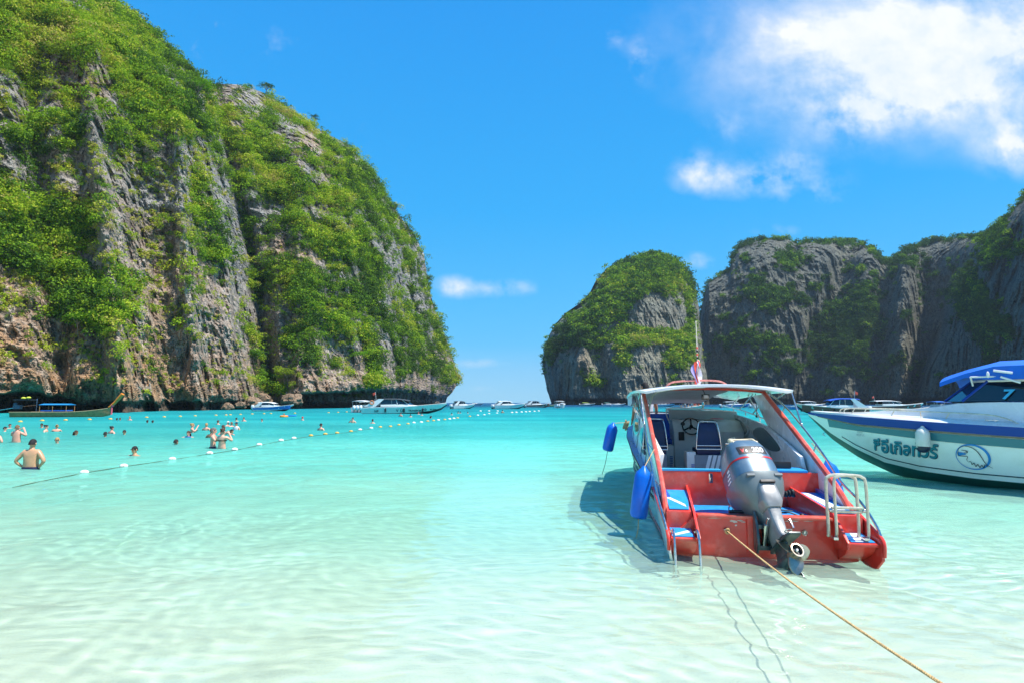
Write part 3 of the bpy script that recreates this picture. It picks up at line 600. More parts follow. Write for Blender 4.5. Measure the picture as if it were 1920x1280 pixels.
# ------------------------------------------------------------------ mesh builder
def catmull(pts, n=6, closed=False):
    P = [Vector(p) for p in pts]; out = []
    L = len(P)
    for i in range(L if closed else L - 1):
        if closed: p0, p1, p2, p3 = P[(i - 1) % L], P[i], P[(i + 1) % L], P[(i + 2) % L]
        else: p0, p1, p2, p3 = P[max(i - 1, 0)], P[i], P[i + 1], P[min(i + 2, L - 1)]
        for k in range(n):
            t = k / n
            out.append(.5 * ((2 * p1) + (p2 - p0) * t + (2 * p0 - 5 * p1 + 4 * p2 - p3) * t * t + (3 * p1 - p0 - 3 * p2 + p3) * t ** 3))
    if not closed: out.append(P[-1])
    return out
class MB:
    def __init__(s): s.v = []; s.f = []
    def add(s, V, F, M=None):
        b = len(s.v)
        s.v += [tuple(M @ Vector(p)) if M is not None else tuple(p) for p in V]
        s.f += [tuple(i + b for i in f) for f in F]; return s
    def box(s, c, d, M=None, taper=(1, 1)):
        x, y, z = (q / 2 for q in d); V = []
        for sz in (-1, 1):
            tx, ty = (taper if sz > 0 else (1, 1))
            for sx, sy in ((-1, -1), (1, -1), (1, 1), (-1, 1)): V.append((c[0] + sx * x * tx, c[1] + sy * y * ty, c[2] + sz * z))
        return s.add(V, [(3, 2, 1, 0), (4, 5, 6, 7), (0, 1, 5, 4), (1, 2, 6, 5), (2, 3, 7, 6), (3, 0, 4, 7)], M)
    def slab(s, pts, off, M=None):
        """polygon extruded by the vector off"""
        n = len(pts); P = [Vector(p) for p in pts]; o = Vector(off)
        V = P + [p + o for p in P]; F = [tuple(range(n))[::-1], tuple(range(n, 2 * n))] + [(i, (i + 1) % n, n + (i + 1) % n, n + i) for i in range(n)]
        nn = Vector((0, 0, 0))
        for i in range(n): nn += P[i].cross(P[(i + 1) % n])
        if nn.dot(o) < 0: F = [f[::-1] for f in F]
        return s.add(V, F, M)
    def tube(s, pts, r, seg=8, smooth=0, closed=False, M=None, flat=1.0):
        P = catmull(pts, smooth, closed) if smooth else [Vector(p) for p in pts]
        n = len(P); V = []; up = Vector((0, 0, 1)); pa = None
        rr = r if hasattr(r, '__len__') else None
        for i, p in enumerate(P):
            t = (P[(i + 1) % n] - P[i - 1]) if closed else (P[min(i + 1, n - 1)] - P[max(i - 1, 0)])
            t.normalize()
            if pa is None: a = t.cross(up if abs(t.z) < .95 else Vector((1, 0, 0))).normalized()
            else:
                a = pa - t * pa.dot(t); a.normalize()
            pa = a; b = t.cross(a)
            q = (rr[min(len(rr) - 1, int(i * len(rr) / n))] if rr else r)
            for k in range(seg):
                an = 2 * math.pi * k / seg; V.append(p + a * math.cos(an) * q + b * math.sin(an) * q * flat)
        F = []
        for i in range(n if closed else n - 1):
            j = (i + 1) % n
            for k in range(seg): F.append((i * seg + k, i * seg + (k + 1) % seg, j * seg + (k + 1) % seg, j * seg + k))
        if not closed: F += [tuple(range(seg))[::-1], tuple(range((n - 1) * seg, n * seg))]
        return s.add(V, F, M)
    def loft(s, rings, closed=True, caps=True, M=None):
        m = len(rings[0]); V = [p for r in rings for p in r]; F = []
        for i in range(len(rings) - 1):
            for k in range(m if closed else m - 1): F.append((i * m + k, i * m + (k + 1) % m, (i + 1) * m + (k + 1) % m, (i + 1) * m + k))
        if caps and closed: F += [tuple(range(m))[::-1], tuple(range((len(rings) - 1) * m, len(rings) * m))]
        return s.add(V, F, M)
    def lathe(s, prof, seg=16, M=None):
        return s.loft([[(r * math.cos(2 * math.pi * k / seg), r * math.sin(2 * math.pi * k / seg), z) for k in range(seg)] for r, z in prof], True, True, M)
    def ball(s, c, r, seg=12, rings=8, M=None):
        if not hasattr(r, '__len__'): r = (r, r, r)
        R_ = []
        for i in range(rings + 1):
            a = math.pi * (i + .02 * (i == 0) - .02 * (i == rings)) / rings
            R_.append([(c[0] + r[0] * math.sin(a) * math.cos(2 * math.pi * k / seg), c[1] + r[1] * math.sin(a) * math.sin(2 * math.pi * k / seg), c[2] - r[2] * math.cos(a)) for k in range(seg)])
        return s.loft(R_, True, True, M)
    def build(s, name, mat, parent=None, smooth=False, bevel=0.0, autos=None):
        me = bpy.data.meshes.new(name); me.from_pydata(s.v, [], s.f); me.validate(); me.update()
        bm = bmesh.new(); bm.from_mesh(me); bmesh.ops.recalc_face_normals(bm, faces=bm.faces)
        if bevel:
            ed = [e for e in bm.edges if len(e.link_faces) == 2 and e.calc_face_angle(0) > R(30)]
            bmesh.ops.bevel(bm, geom=ed, offset=bevel, segments=2, affect='EDGES', profile=.7)
        bm.to_mesh(me); bm.free()
        if smooth or bevel:
            me.polygons.foreach_set('use_smooth', [True] * len(me.polygons))
            me.set_sharp_from_angle(angle=R(autos or 38))
        me.materials.append(mat)
        return link(bpy.data.objects.new(name, me), parent)
def superring(cx, cy, z, hx, hy, p=3.0, n=28):
    out = []
    for k in range(n):
        a = 2 * math.pi * k / n; c, s_ = math.cos(a), math.sin(a)
        out.append((cx + hx * math.copysign(abs(c) ** (2 / p), c), cy + hy * math.copysign(abs(s_) ** (2 / p), s_), z))
    return out
def text_mesh(txt, size=1.0, shear=0.0, bold=0.0, extrude=0.0):
    c = bpy.data.curves.new('lettering', 'FONT'); c.body = txt; c.size = size; c.shear = shear; c.offset = bold; c.align_x = 'CENTER'; c.extrude = extrude; c.resolution_u = 4
    o = bpy.data.objects.new('lettering', c); COL.objects.link(o)
    dg = bpy.context.evaluated_depsgraph_get(); me = bpy.data.meshes.new_from_object(o.evaluated_get(dg))
    V = [v.co.copy() for v in me.vertices]; F = [tuple(p.vertices) for p in me.polygons]
    bpy.data.objects.remove(o); bpy.data.curves.remove(c); bpy.data.meshes.remove(me)
    return V, F
# materials of boats
white = pmat('white_gelcoat', (.78, .79, .77), .28, coat=.5, noise=.03, nscale=3, dirt=(.48, .42, .33), dirtamt=.38)
whiteg = pmat('white_paint', (.74, .75, .74), .4, noise=.04, dirt=(.45, .42, .36), dirtamt=.3)
red = pmat('red_paint', (.76, .046, .026), .36, coat=.35, noise=.12, nscale=5, dirt=(.80, .26, .20), dirtamt=.38, dirtscale=6, bump=.05)
redl = pmat('sun_bleached_red', (.72, .10, .06), .4, coat=.3, noise=.14, nscale=9, dirt=(.75, .35, .25), dirtamt=.5, dirtscale=6)
padm = pmat('blue_deck_pad', (.004, .27, .66), .55, noise=.1, nscale=10, dirt=(.10, .35, .6), dirtamt=.4)
stripe = pmat('white_stripe_paint', (.8, .82, .84), .5, noise=.05, dirt=(.5, .5, .48), dirtamt=.4)
gblue = pmat('gunwale_blue', (.003, .10, .46), .3, coat=.4, noise=.15, nscale=4, dirt=(.12, .2, .35), dirtamt=.5)
fblue = pmat('fender_blue_vinyl', (.001, .135, .66), .34, noise=.08, nscale=6, bump=.12, bscale=9)
navy = pmat('navy_vinyl', (.006, .016, .075), .42, noise=.2, nscale=12, bump=.08, bscale=20)
seatb = pmat('bright_blue_vinyl', (.003, .10, .60), .45, noise=.1)
greyf = pmat('grey_floor_paint', (.22, .25, .29), .6, noise=.12, nscale=6, dirt=(.12, .12, .12), dirtamt=.4)
lilac = pmat('canopy_cloth', (.60, .58, .68), .8, noise=.06, nscale=5, bump=.2, bscale=6)
chrome = pmat('stainless_steel', (.62, .62, .60), .2, metal=1.0, noise=.12, nscale=20, dirt=(.35, .25, .15), dirtamt=.25, dirtscale=14)
cream = pmat('aged_cream_tube', (.62, .58, .45), .35, metal=.25, noise=.15, nscale=15, dirt=(.32, .22, .12), dirtamt=.5, dirtscale=12)
black = pmat('black_rubber', (.012, .012, .014), .5, noise=.3)
blackg = pmat('gloss_black', (.01, .011, .013), .15)
cowlm = pmat('engine_cowling_paint', (.10, .175, .245), .32, metal=.25, coat=.3, noise=.08, nscale=4, dirt=(.3, .33, .35), dirtamt=.25, dirtscale=9)
panm = pmat('engine_grey', (.15, .18, .185), .4, metal=.2, coat=.2, noise=.1, nscale=5, dirt=(.10, .12, .09), dirtamt=.5)
legm = pmat('worn_silver_paint', (.31, .31, .305), .42, metal=.3, noise=.22, nscale=7, dirt=(.16, .17, .17), dirtamt=.7, dirtscale=6, bump=.05)
gearm = pmat('gearcase_dark', (.055, .085, .085), .32, metal=.2, coat=.3, noise=.2, nscale=7, dirt=(.2, .22, .19), dirtamt=.4, dirtscale=7)
propm = pmat('propeller_steel', (.46, .40, .31), .3, metal=.85, noise=.25, nscale=9, dirt=(.3, .16, .07), dirtamt=.6, dirtscale=8)
tintg = pmat('dark_green_glass', (.004, .05, .055), .08, coat=.6)
tintb = pmat('dark_tinted_glass', (.010, .016, .022), .06, coat=.8)
beige = pmat('beige_plastic', (.62, .52, .33), .5, noise=.08)
ropem = pmat('manila_rope', (.62, .40, .17), .9, noise=.25, nscale=40, bump=.5, bscale=90)
hullw = pmat('hull_gelcoat', (.70, .74, .71), .14, coat=.8, noise=.02, nscale=2, dirt=(.40, .38, .26), dirtamt=.4, dirtscale=1.6)
hullred = pmat('red_bottom_paint', (.42, .05, .03), .5, noise=.2, dirt=(.25, .3, .1), dirtamt=.4)
greenb = pmat('dark_green_bottom', (.01, .09, .08), .35, noise=.15)
tealm = pmat('lettering_teal', (.01, .22, .30), .4)
skyb = pmat('sky_blue_trim', (.05, .42, .66), .4)
# ------------------------------------------------------------------ hulls
def make_hull_fn(st):
    """st: rows of (y, keel z, chine x, chine z, sheer x, sheer z)"""
    A = np.array(st, float)
    def f(y): return [float(np.interp(y, A[:, 0], A[:, k])) for k in range(1, 6)]
    def side_x(y, z):
        k, cx, cz, sx, sz = f(y); t = min(max((z - cz) / max(sz - cz, .01), 0), 1.1)
        return cx + (sx - cx) * t + .04 * min(t, 1 - t if t < 1 else 0)
    return f, side_x, A
def build_hull(parent, st, side_mat, bottom_mat, n=26, name='hull'):
    f, side_x, A = make_hull_fn(st); ys = np.linspace(A[0, 0], A[-1, 0], n); b = MB(); rb = []; 
    rings = []
    for y in ys:
        k, cx, cz, sx, sz = f(y)
        rings.append([(-sx, y, sz), (-(cx + (sx - cx) * .5) - .02, y, cz + (sz - cz) * .5), (-cx, y, cz), (-cx * .5, y, k + (cz - k) * .45), (0, y, k), (cx * .5, y, k + (cz - k) * .45), (cx, y, cz), (cx + (sx - cx) * .5 + .02, y, cz + (sz - cz) * .5), (sx, y, sz)])
    V = [p for r in rings for p in r]; F = []; mi = []
    for i in range(n - 1):
        for k in range(8): F.append((i * 9 + k, i * 9 + k + 1, (i + 1) * 9 + k + 1, (i + 1) * 9 + k)); mi.append(1 if 2 <= k <= 5 else 0)
    F.append(tuple(range(9))); mi.append(0)
    me = bpy.data.meshes.new(name); me.from_pydata([tuple(map(float, v)) for v in V], [], F); me.materials.append(side_mat); me.materials.append(bottom_mat)
    me.polygons.foreach_set('material_index', mi)
    bm = bmesh.new(); bm.from_mesh(me); bmesh.ops.recalc_face_normals(bm, faces=bm.faces); bm.to_mesh(me); bm.free()
    me.polygons.foreach_set('use_smooth', [True] * len(F)); me.set_sharp_from_angle(angle=R(32))
    return link(bpy.data.objects.new(name, me), parent), f, side_x
def side_band(f, side_x, y0, y1, z0f, z1f, sgn, off=.006, n=30, t=.012):
    """strip lying on the hull side between two heights, a little proud"""
    b = MB(); r = []
    for y in np.linspace(y0, y1, n):
        z0, z1 = z0f(y), z1f(y)
        xa, xb = side_x(y, z0) + off, side_x(y, z1) + off
        r.append([(sgn * xa, y, z0), (sgn * (xa + t), y, z0), (sgn * (xb + t), y, z1), (sgn * xb, y, z1)])
    return b.loft(r, True, True)
# ------------------------------------------------------------------ the red and white speedboat
B_YAW = R(8.2)
def red_speedboat():
    T = empty('speedboat', (2.916, 6.627, 0), -B_YAW)
    tag(T, 'red and white speedboat with open stern steps, white canopy and raised outboard', 'speedboat')
    st = [(.28, -.34, 1.02, -.03, 1.09, .44), (1.0, -.34, 1.05, .0, 1.15, .60), (2.5, -.32, 1.06, .02, 1.2, .73), (4.3, -.28, 1.04, .08, 1.22, .84), (6.5, -.18, .92, .26, 1.21, 1.02), (8.0, .10, .66, .52, 1.10, 1.17), (9.0, .52, .32, .84, .76, 1.28), (9.7, 1.12, .03, 1.22, .06, 1.36)]
    hull, f, sx = build_hull(T, st, hullw, hullred)
    sheer = lambda y: f(y)[4]; chine = lambda y: f(y)[2]
    for s in (-1, 1):
        b = side_band(f, sx, .3, 9.55, lambda y: sheer(y) - .20 * min(1, y / 2) - .03, lambda y: sheer(y) - .20 * min(1, y / 2), s, .004); b.build('rub_rail', black, T)
        b = side_band(f, sx, .3, 9.55, lambda y: sheer(y) - .04, lambda y: sheer(y), s, .006); b.build('rub_rail', pmat('worn_brown_edge', (.16, .10, .08), .7, noise=.3), T)
        b = side_band(f, sx, .3, 3.2, lambda y: chine(y) + .00, lambda y: chine(y) + .05 * (1 - y / 4), s, .005); b.build('chine_stripe', red, T)
        # gunwale walkway
        r = []
        for y in np.linspace(.9, 9.4, 30):
            x1 = f(y)[3] + .005; x0 = min(x1 - .02, max(x1 - .17, 0)); z = sheer(y)
            r.append([(s * x0, y, z + .012), (s * x1, y, z + .004), (s * x1, y, z - .03), (s * x0, y, z - .03)])
        MB().loft(r).build('gunwale', gblue, T)
        # cabin side above the gunwale
        top = [(1.75, 1.04), (2.6, 1.22), (3.6, 1.42), (5.2, 1.53), (6.9, 1.60), (8.0, 1.62), (8.9, 1.58)]
        r = []
        for y in np.linspace(1.75, 8.9, 26):
            x1 = f(y)[3] - .10; zt = interp_poly(top, y); zb = sheer(y) - .05
            x2 = x1 - .09
            r.append([(s * x1, y, zb), (s * x2, y, float(zt)), (s * (x2 - .05), y, float(zt)), (s * (x1 - .05), y, zb)])
        cs = MB().loft(r).build('cabin_side', white, T, bevel=.008)
        def cab(y, u, ins): # point on cabin side, u 0 bottom .. 1 top
            x1 = f(y)[3] - .10; zt = float(interp_poly(top, y)); zb = sheer(y) - .05
            return (s * (x1 - .09 * u - ins), y, zb + (zt - zb) * u)
        for (yc, hy, uc, hu) in ((3.55, .82, .66, .27), (5.5, .74, .64, .26)):
            # leaf shaped window with pale frame, seen from inside and outside
            for side, ins in ((0, -.006), (1, .056)):
                ring = []; glass = []
                for k in range(24):
                    a = 2 * math.pi * k / 24; cxx, cyy = math.cos(a), math.sin(a); w = (1 - .28 * cxx * cxx * 1) 
                    sh = .22 * cxx
                    for sc_, L_ in ((1.0, glass), (1.14, ring)):
                        L_.append(cab(yc - hy * cxx * sc_, uc + hu * (cyy * w + sh * .4) * sc_, ins))
                o = (s * (.010 if side == 0 else -.010), 0, 0)
                w_ = MB().slab(ring, o).build('window_frame', white, cs, bevel=.003)
                o = (s * (.014 if side == 0 else -.014), 0, 0)
                MB().slab(glass, o).build('window_pane', tintg, cs)
        for y in (2.4, 3.1, 3.9, 4.9, 6.1, 7.3):
            a, c = cab(y, .03, -.003), cab(y, .99, -.003)
            MB().slab([a, (a[0], a[1] + .022, a[2]), (c[0], c[1] + .022, c[2]), c], (s * .006, 0, 0)).build('panel_seam', black, cs)
    # foredeck and cabin front
    r = []
    for y in np.linspace(7.6, 9.6, 10):
        x1 = max(f(y)[3] - .06, .04); z = sheer(y)
        r.append([(-x1, y, z), (-x1 * .5, y, z + .06), (0, y, z + .08), (x1 * .5, y, z + .06), (x1, y, z), (x1, y, z - .05), (-x1, y, z - .05)])
    MB().loft(r).build('foredeck', white, T, smooth=True)
    MB().slab([(-.85, 7.9, .5), (.85, 7.9, .5), (.92, 7.9, 1.56), (-.92, 7.9, 1.56)], (0, .05, 0)).build('cabin_front', white, T, bevel=.01)
    # floor
    r = []
    for y in np.linspace(1.40, 8.0, 10):
        x1 = f(y)[3] - .12; r.append([(-x1, y, .34), (x1, y, .34), (x1, y, .28), (-x1, y, .28)])
    MB().loft(r).build('floor', greyf, T)
    for s in (-1, 1):   # inner liner below the cabin side, dark blue
        r = []
        for y in np.linspace(1.45, 7.9, 20):
            x1 = f(y)[3] - .165; z = sheer(y) + .02
            r.append([(s * x1, y, .34), (s * x1, y, z), (s * (x1 + .03), y, z), (s * (x1 + .03), y, .34)])
        MB().loft(r).build('side_liner', navy, T)
    # splash well: bulkhead, floor, transom
    bh = MB().box((0, 1.43, .60), (2.14, .06, .50)).build('bulkhead', red, T, bevel=.012)
    MB().box((-.62, 1.44, .865), (.80, .10, .03)).build('bulkhead_cap', skyb, T, bevel=.006)
    MB().box((.62, 1.60, .865), (.60, .40, .03)).build('bulkhead_cap', padm, T, bevel=.006)
    MB().box((-.36, 1.388, .76), (.05, .025, .13)).box((-.36, 1.375, .74), (.03, .02, .05)).build('latch', chrome, bh, bevel=.004)
    MB().box((0, .86, .365), (1.62, 1.10, .05)).build('well_floor', padm, T, bevel=.01)
    # transom: outer plate with a lip and a motor pad
    tr = MB().slab([(-1.02, .30, -.03), (0, .30, -.34), (1.02, .30, -.03), (1.06, .30, .20), (.78, .30, .46), (-.78, .30, .46), (-1.06, .30, .20)], (0, -.05, 0)).build('transom', red, T, bevel=.012)
    MB().box((0, .27, .462), (1.5, .16, .035)).build('transom_lip', redl, tr, bevel=.01)
    MB().box((.02, .235, .27), (.42, .05, .42)).build('motor_pad', red, tr, bevel=.01)
    for ex in (-.42, .45):
        e = MB().lathe([(.032, 0), (.032, .012)], 12, Matrix.Translation((ex, .25, .30)) @ Matrix.Rotation(R(90), 4, 'X'))
        e.tube([(ex + .02 * math.cos(a), .235 - .02 * abs(math.sin(a)), .30 + .026 * math.sin(a)) for a in np.linspace(0, 6.28, 12)][:-1], .007, 6, closed=True)
        e.build('tow_eye', chrome, tr, smooth=True)
    # paint worn through to the primer
    chip = pmat('bare_primer', (.62, .58, .52), .8, noise=.2)
    rr = random.Random(4); ch = MB()
    for (cx_, cz_, w_, h_) in ((-.33, .405, .055, .016), (-.26, .415, .04, .010), (-.31, .36, .014, .012), (-.55, .432, .09, .004), (.32, .425, .12, .007), (.5, .43, .07, .005), (-.22, .40, .03, .008)):
        n_ = 9; ch.slab([(cx_ + w_ * math.cos(6.283 * k / n_) * rr.uniform(.5, 1.1), .2488, cz_ + h_ * math.sin(6.283 * k / n_) * rr.uniform(.5, 1.2)) for k in range(n_)], (0, -.002, 0)); ch.build('chipped_paint', chip, tr); ch = MB()

    # steps and sponsons on both quarters
    for s in (-1, 1):
        M = Matrix.Diagonal((s, 1, 1, 1))
        up = MB().slab([(.80, .28, .50), (1.09, .28, .50), (1.03, 1.40, .585), (.64, 1.40, .585)], (0, 0, -.30), M).build('upper_step', red, T, bevel=.012)
        MB().slab([(.825, .33, .512), (1.055, .33, .512), (1.0, 1.36, .590), (.69, 1.36, .590)], (0, 0, .006), M).build('deck_pad', padm, up)
        if s < 0: MB().slab([(.84, .42, .5255), (.84, .56, .5365), (1.04, 1.06, .5755), (1.04, .90, .563)], (0, 0, .003), M).build('stripe', stripe, up)
        else: MB().slab([(.85, .40, .524), (1.0, .40, .524), (.90, 1.30, .592), (.80, 1.30, .592)], (0, 0, .003), M).build('stripe', stripe, up)
        lo = MB().slab([(.80, -.08, .265), (1.12, -.08, .265), (1.10, .30, .30), (.80, .30, .30)], (0, 0, -.035), M).build('lower_step', red, T, bevel=.01)
        MB().slab([(.835, -.045, .273), (1.08, -.045, .273), (1.07, .265, .304), (.83, .265, .304)], (0, 0, .006), M).build('deck_pad', padm, lo)
        MB().slab([(.84, .12, .2935), (.84, .20, .3015), (1.07, .02, .284), (1.07, -.04, .278)] if s < 0 else [(.88, -.04, .2805), (.97, -.04, .2805), (1.03, .25, .3075), (.94, .25, .3075)], (0, 0, .003), M).build('stripe', stripe, lo)
        # riser between the steps
        MB().box((s * .95, .292, .39), (.30, .03, .19)).build('riser', red, T, bevel=.006)
        # inner cheek plate
        MB().slab([(s * .80, -.10, .20), (s * .80, -.10, .275), (s * .80, .26, .53), (s * .70, 1.40, .66), (s * .70, 1.40, .34), (s * .80, .28, .12)], (s * -.03, 0, 0)).build('cheek_plate', red, T, bevel=.01)
        # outer quarter, swept down to a rounded tail
        MB().slab([(s * 1.105, -.12, .10), (s * 1.115, -.10, .30), (s * 1.12, .10, .37), (s * 1.13, .45, .47), (s * 1.15, 1.1, .64), (s * 1.13, 1.1, .48), (s * 1.07, .5, .0), (s * 1.06, .2, -.06), (s * 1.07, -.02, -.02)], (s * .03, 0, 0)).build('quarter_fairing', red if s > 0 else white, T, bevel=.012)
        MB().tube([(s * 1.13, -.12, .14), (s * 1.135, -.11, .30), (s * 1.14, .12, .385), (s * 1.15, .5, .49), (s * 1.165, 1.1, .655)], .020, 8, 4).build('quarter_edge', red, T, smooth=True)
        # sponson box below lower step
        MB().slab([(s * .80, .27, .24), (s * .80, -.06, .235), (s * .80, .05, .12), (s * .80, .27, .0)], (s * .29, 0, 0)).build('sponson', red, T, bevel=.01)
        # swept arch panel
        pan = [(.52, .50), (1.1, .83), (1.73, 1.10), (2.8, 1.56), (3.74, 1.95), (4.36, 1.93), (3.6, 1.42), (2.80, .86), (2.45, .68), (2.0, .60), (.97, .50)]
        xx = lambda z: 1.10 - .02 * (z - .5)
        ap = MB().slab([(s * xx(z), y, z) for y, z in pan], (-s * .05, 0, 0)).build('arch_panel', white, T, bevel=.012)
        edge = [(.42, .42), (.9, .74), (1.73, 1.12), (2.8, 1.58), (3.78, 1.985)]
        MB().tube([(s * (xx(z) - .02), y, z) for y, z in edge], .036, 8, 6, flat=1.3).build('arch_edge', redl, T, smooth=True)
        # rail outside the arch with short stanchions
        rp = [(s * 1.02, 4.6, 2.0), (s * 1.14, 4.05, 2.0), (s * 1.16, 3.0, 1.74), (s * 1.175, 1.75, 1.20), (s * 1.17, 1.0, .80), (s * 1.17, .45, .62 if s > 0 else .60), (s * 1.15, .05, .42), (s * 1.13, -.10, .28)]
        rl = MB().tube(rp, .015, 8, 5)
        for (y, z) in ((3.0, 1.74), (1.75, 1.20), (.95, .78)): rl.tube([(s * 1.165, y, z), (s * 1.10, y - .06, z - .10)], .010, 6)
        rl.build('stern_rail', chrome, T, smooth=True)
    # arch top
    MB().tube([(-1.08, 3.80, 1.97), (-1.0, 3.84, 2.0), (-.6, 3.86, 2.035), (0, 3.87, 2.05), (.6, 3.86, 2.03), (1.0, 3.84, 1.995), (1.08, 3.80, 1.965)], .030, 8, 5, flat=.8).build('arch_top', redl, T, smooth=True)
    MB().tube([(-1.06, 2.9, 1.50), (-.98, 3.2, 1.80), (-.86, 3.4, 1.97), (-.5, 3.5, 2.04), (0, 3.5, 2.07)], .017, 8, 6).build('hand_rail', pmat('pale_green_tube', (.42, .55, .48), .3, metal=.4), T, smooth=True)
    # canopy, cambered sheet with a rolled edge
    rings = []
    for y, zc, hw in ((2.62, 2.085, 1.10), (2.70, 2.10, 1.21), (3.2, 2.105, 1.26), (4.2, 2.10, 1.26), (5.4, 2.06, 1.24), (6.2, 2.02, 1.22), (6.35, 1.99, 1.16)):
        top = [(x * hw, y, zc - .10 * abs(x) ** 2.2 ) for x in np.linspace(-1, 1, 15)]; bot = [(x * hw * .99, y + .0, zc - .035 - .105 * abs(x) ** 2.2) for x in np.linspace(1, -1, 15)]
        rings.append(top + bot)
    MB().loft(rings).build('canopy', white, T, smooth=True, autos=50)
    # lining sagging towards the front and the front valance
    rings = []
    for k, (y, z) in enumerate(((4.2, 2.03), (5.0, 1.97), (5.8, 1.86), (6.25, 1.79))):
        xs = np.linspace(-1.16, .55 - .05 * k, 12); rings.append([(x, y, z - .05 * abs(x / 1.16) ** 2 + .008 * math.sin(x * 9 + k)) for x in xs])
    q = MB(); q.loft(rings, False, False); q.loft([[(x, y, z + .006) for x, y, z in r] for r in rings], False, False); q.build('canopy_lining', lilac, T, smooth=True)
    q = MB().slab([(-1.19, 4.8, 1.93), (-1.19, 6.3, 1.89), (-1.19, 6.3, 1.74), (-1.19, 5.4, 1.73), (-1.19, 4.9, 1.80)], (.006, 0, 0)).build('side_curtain', lilac, T)
    hem = MB()
    for x in np.linspace(-1.12, .40, 22): hem.ball((x, 6.245, 1.782 - .05 * abs(x / 1.16) ** 2), .011, 6, 4)
    hem.tube([(x, 6.25, 1.788 - .05 * abs(x / 1.16) ** 2) for x in np.linspace(-1.15, .42, 10)], .007, 6); hem.build('lining_hem', black, T, smooth=True)
    # stainless canopy struts, coaming rail
    for s in (-1, 1):
        c = MB(); zr = lambda y: float(interp_poly([(3.5, 1.40), (5.2, 1.56), (7.0, 1.66)], y)) + .07
        c.tube([(s * 1.07, 3.45, zr(3.45) - .07), (s * 1.07, 3.55, zr(3.55)), (s * 1.06, 5.2, zr(5.2)), (s * 1.04, 7.0, zr(7.0)), (s * 1.03, 7.1, zr(7.0) - .06)], .012, 8, 4)
        for y in (4.1, 5.1, 6.1): c.tube([(s * 1.06, y, zr(y)), (s * 1.06, y, zr(y) - .08)], .009, 6)
        c.build('coaming_rail', chrome, T, smooth=True)
        for (a, b_) in (((1.06, 4.1), (1.14, 5.2)), ((1.06, 4.6), (1.12, 3.6)), ((1.06, 5.6), (1.12, 4.7)), ((1.05, 6.3), (1.12, 5.6))):
            MB().tube([(s * a[0], a[1], zr(a[1])), (s * b_[0], b_[1], 1.97)], .0115, 8).build('canopy_strut', chrome, T, smooth=True)
        MB().tube([(s * 1.17, 2.78, 2.00), (s * 1.16, 3.45, 1.86)], .012, 8).build('canopy_strut', chrome, T, smooth=True)
        MB().tube([(s * 1.18, 2.72, 1.985), (s * 1.17, 2.30, 1.47)], .013, 8).ball((s * 1.17, 2.30, 1.47), .022, 8, 6).build('canopy_strut', chrome, T, smooth=True)
        cb = MB(); cb.tube([(s * 1.08, 4.4, 1.97), (s * 1.10, 4.45, 1.80), (s * 1.06, 4.3, zr(4.3) + .01)], .007, 6, 4).ball((s * 1.06, 4.3, zr(4.3)), .025, 8, 6); cb.build('strap', black, T, smooth=True); cb = MB(); cb.tube([(s * 1.09, 3.75, 1.93), (s * 1.07, 3.7, zr(3.7))], .006, 6).ball((s * 1.07, 3.7, zr(3.7)), .022, 8, 6); cb.build('strap', black, T, smooth=True)
    # roof hoop, flagpole
    MB().tube([(-.56, 4.5, 2.09), (-.50, 4.5, 2.155), (-.38, 4.5, 2.20), (0, 4.5, 2.225), (.4, 4.5, 2.215), (.56, 4.5, 2.16), (.62, 4.5, 2.09)], .017, 8, 5).build('roof_hoop', pmat('faded_pink_red', (.62, .22, .18), .45, noise=.25, nscale=20), T, smooth=True)
    fp = MB().tube([(.06, 4.5, 2.05), (.06, 4.5, 2.75), (.055, 4.5, 3.36)], [.013, .011, .008], 8); fp.ball((.055, 4.5, 3.37), .014, 8, 6).build('flagpole', pmat('pole_cream', (.72, .62, .48), .5), T, smooth=True)
    for k in range(4): MB().lathe([(.018, 0), (.020, .02), (.018, .04)], 8, Matrix.Translation((.06, 4.5, 2.64 + .065 * k))).build('lashing', redl if k % 2 else black, T, smooth=True)
    # work light under the canopy
    wl = MB().box((.02, 3.62, 1.90), (.13, .07, .10)).build('work_light', blackg, T, bevel=.008)
    MB().box((.025, 3.582, 1.905), (.08, .006, .055)).build('lens', pmat('lamp_glass', (.45, .48, .5), .1), wl)
    MB().tube([(.02, 3.65, 1.95), (-.01, 3.68, 2.03)], .008, 6).build('bracket', black, wl, smooth=True)
    # helm console, slanted dash and pale screen
    co = MB().slab([(-.36, 5.0, .34), (-.36, 5.55, .34), (-.36, 5.75, 1.46), (-.36, 5.25, 1.42), (-.36, 5.02, 1.22)], (1.36, 0, 0)).build('console', whiteg, T, bevel=.02)
    rg_ = []
    for x in np.linspace(-.36, 1.03, 12):
        yy = 5.62 - .25 * max(0, (x - .3)) ** 2; zt = 1.655 - .05 * max(0, x)
        rg_.append([(x, yy - .03, 1.36), (x, yy + .22, zt), (x, yy + .25, zt), (x, yy, 1.36)])
    MB().loft(rg_).build('windscreen', pmat('pale_screen', (.36, .44, .45), .12, coat=.7, noise=.1, nscale=3), T, smooth=True, autos=30)
    MB().tube([(-.36, 5.58, 1.35), (-.37, 5.84, 1.665), (.3, 5.86, 1.665), (.8, 5.78, 1.625), (1.03, 5.7, 1.60)], .014, 8, 4).build('screen_trim', white, T, smooth=True)
    # steering wheel, gauges, speaker panel, throttle, glove
    Mw = Matrix.Translation((-.03, 4.93, 1.33)) @ Matrix.Rotation(R(68), 4, 'X')
    w = MB().tube([(.17 * math.cos(a), .17 * math.sin(a), 0) for a in np.linspace(0, 2 * math.pi, 25)[:-1]], .015, 8, closed=True, M=Mw)
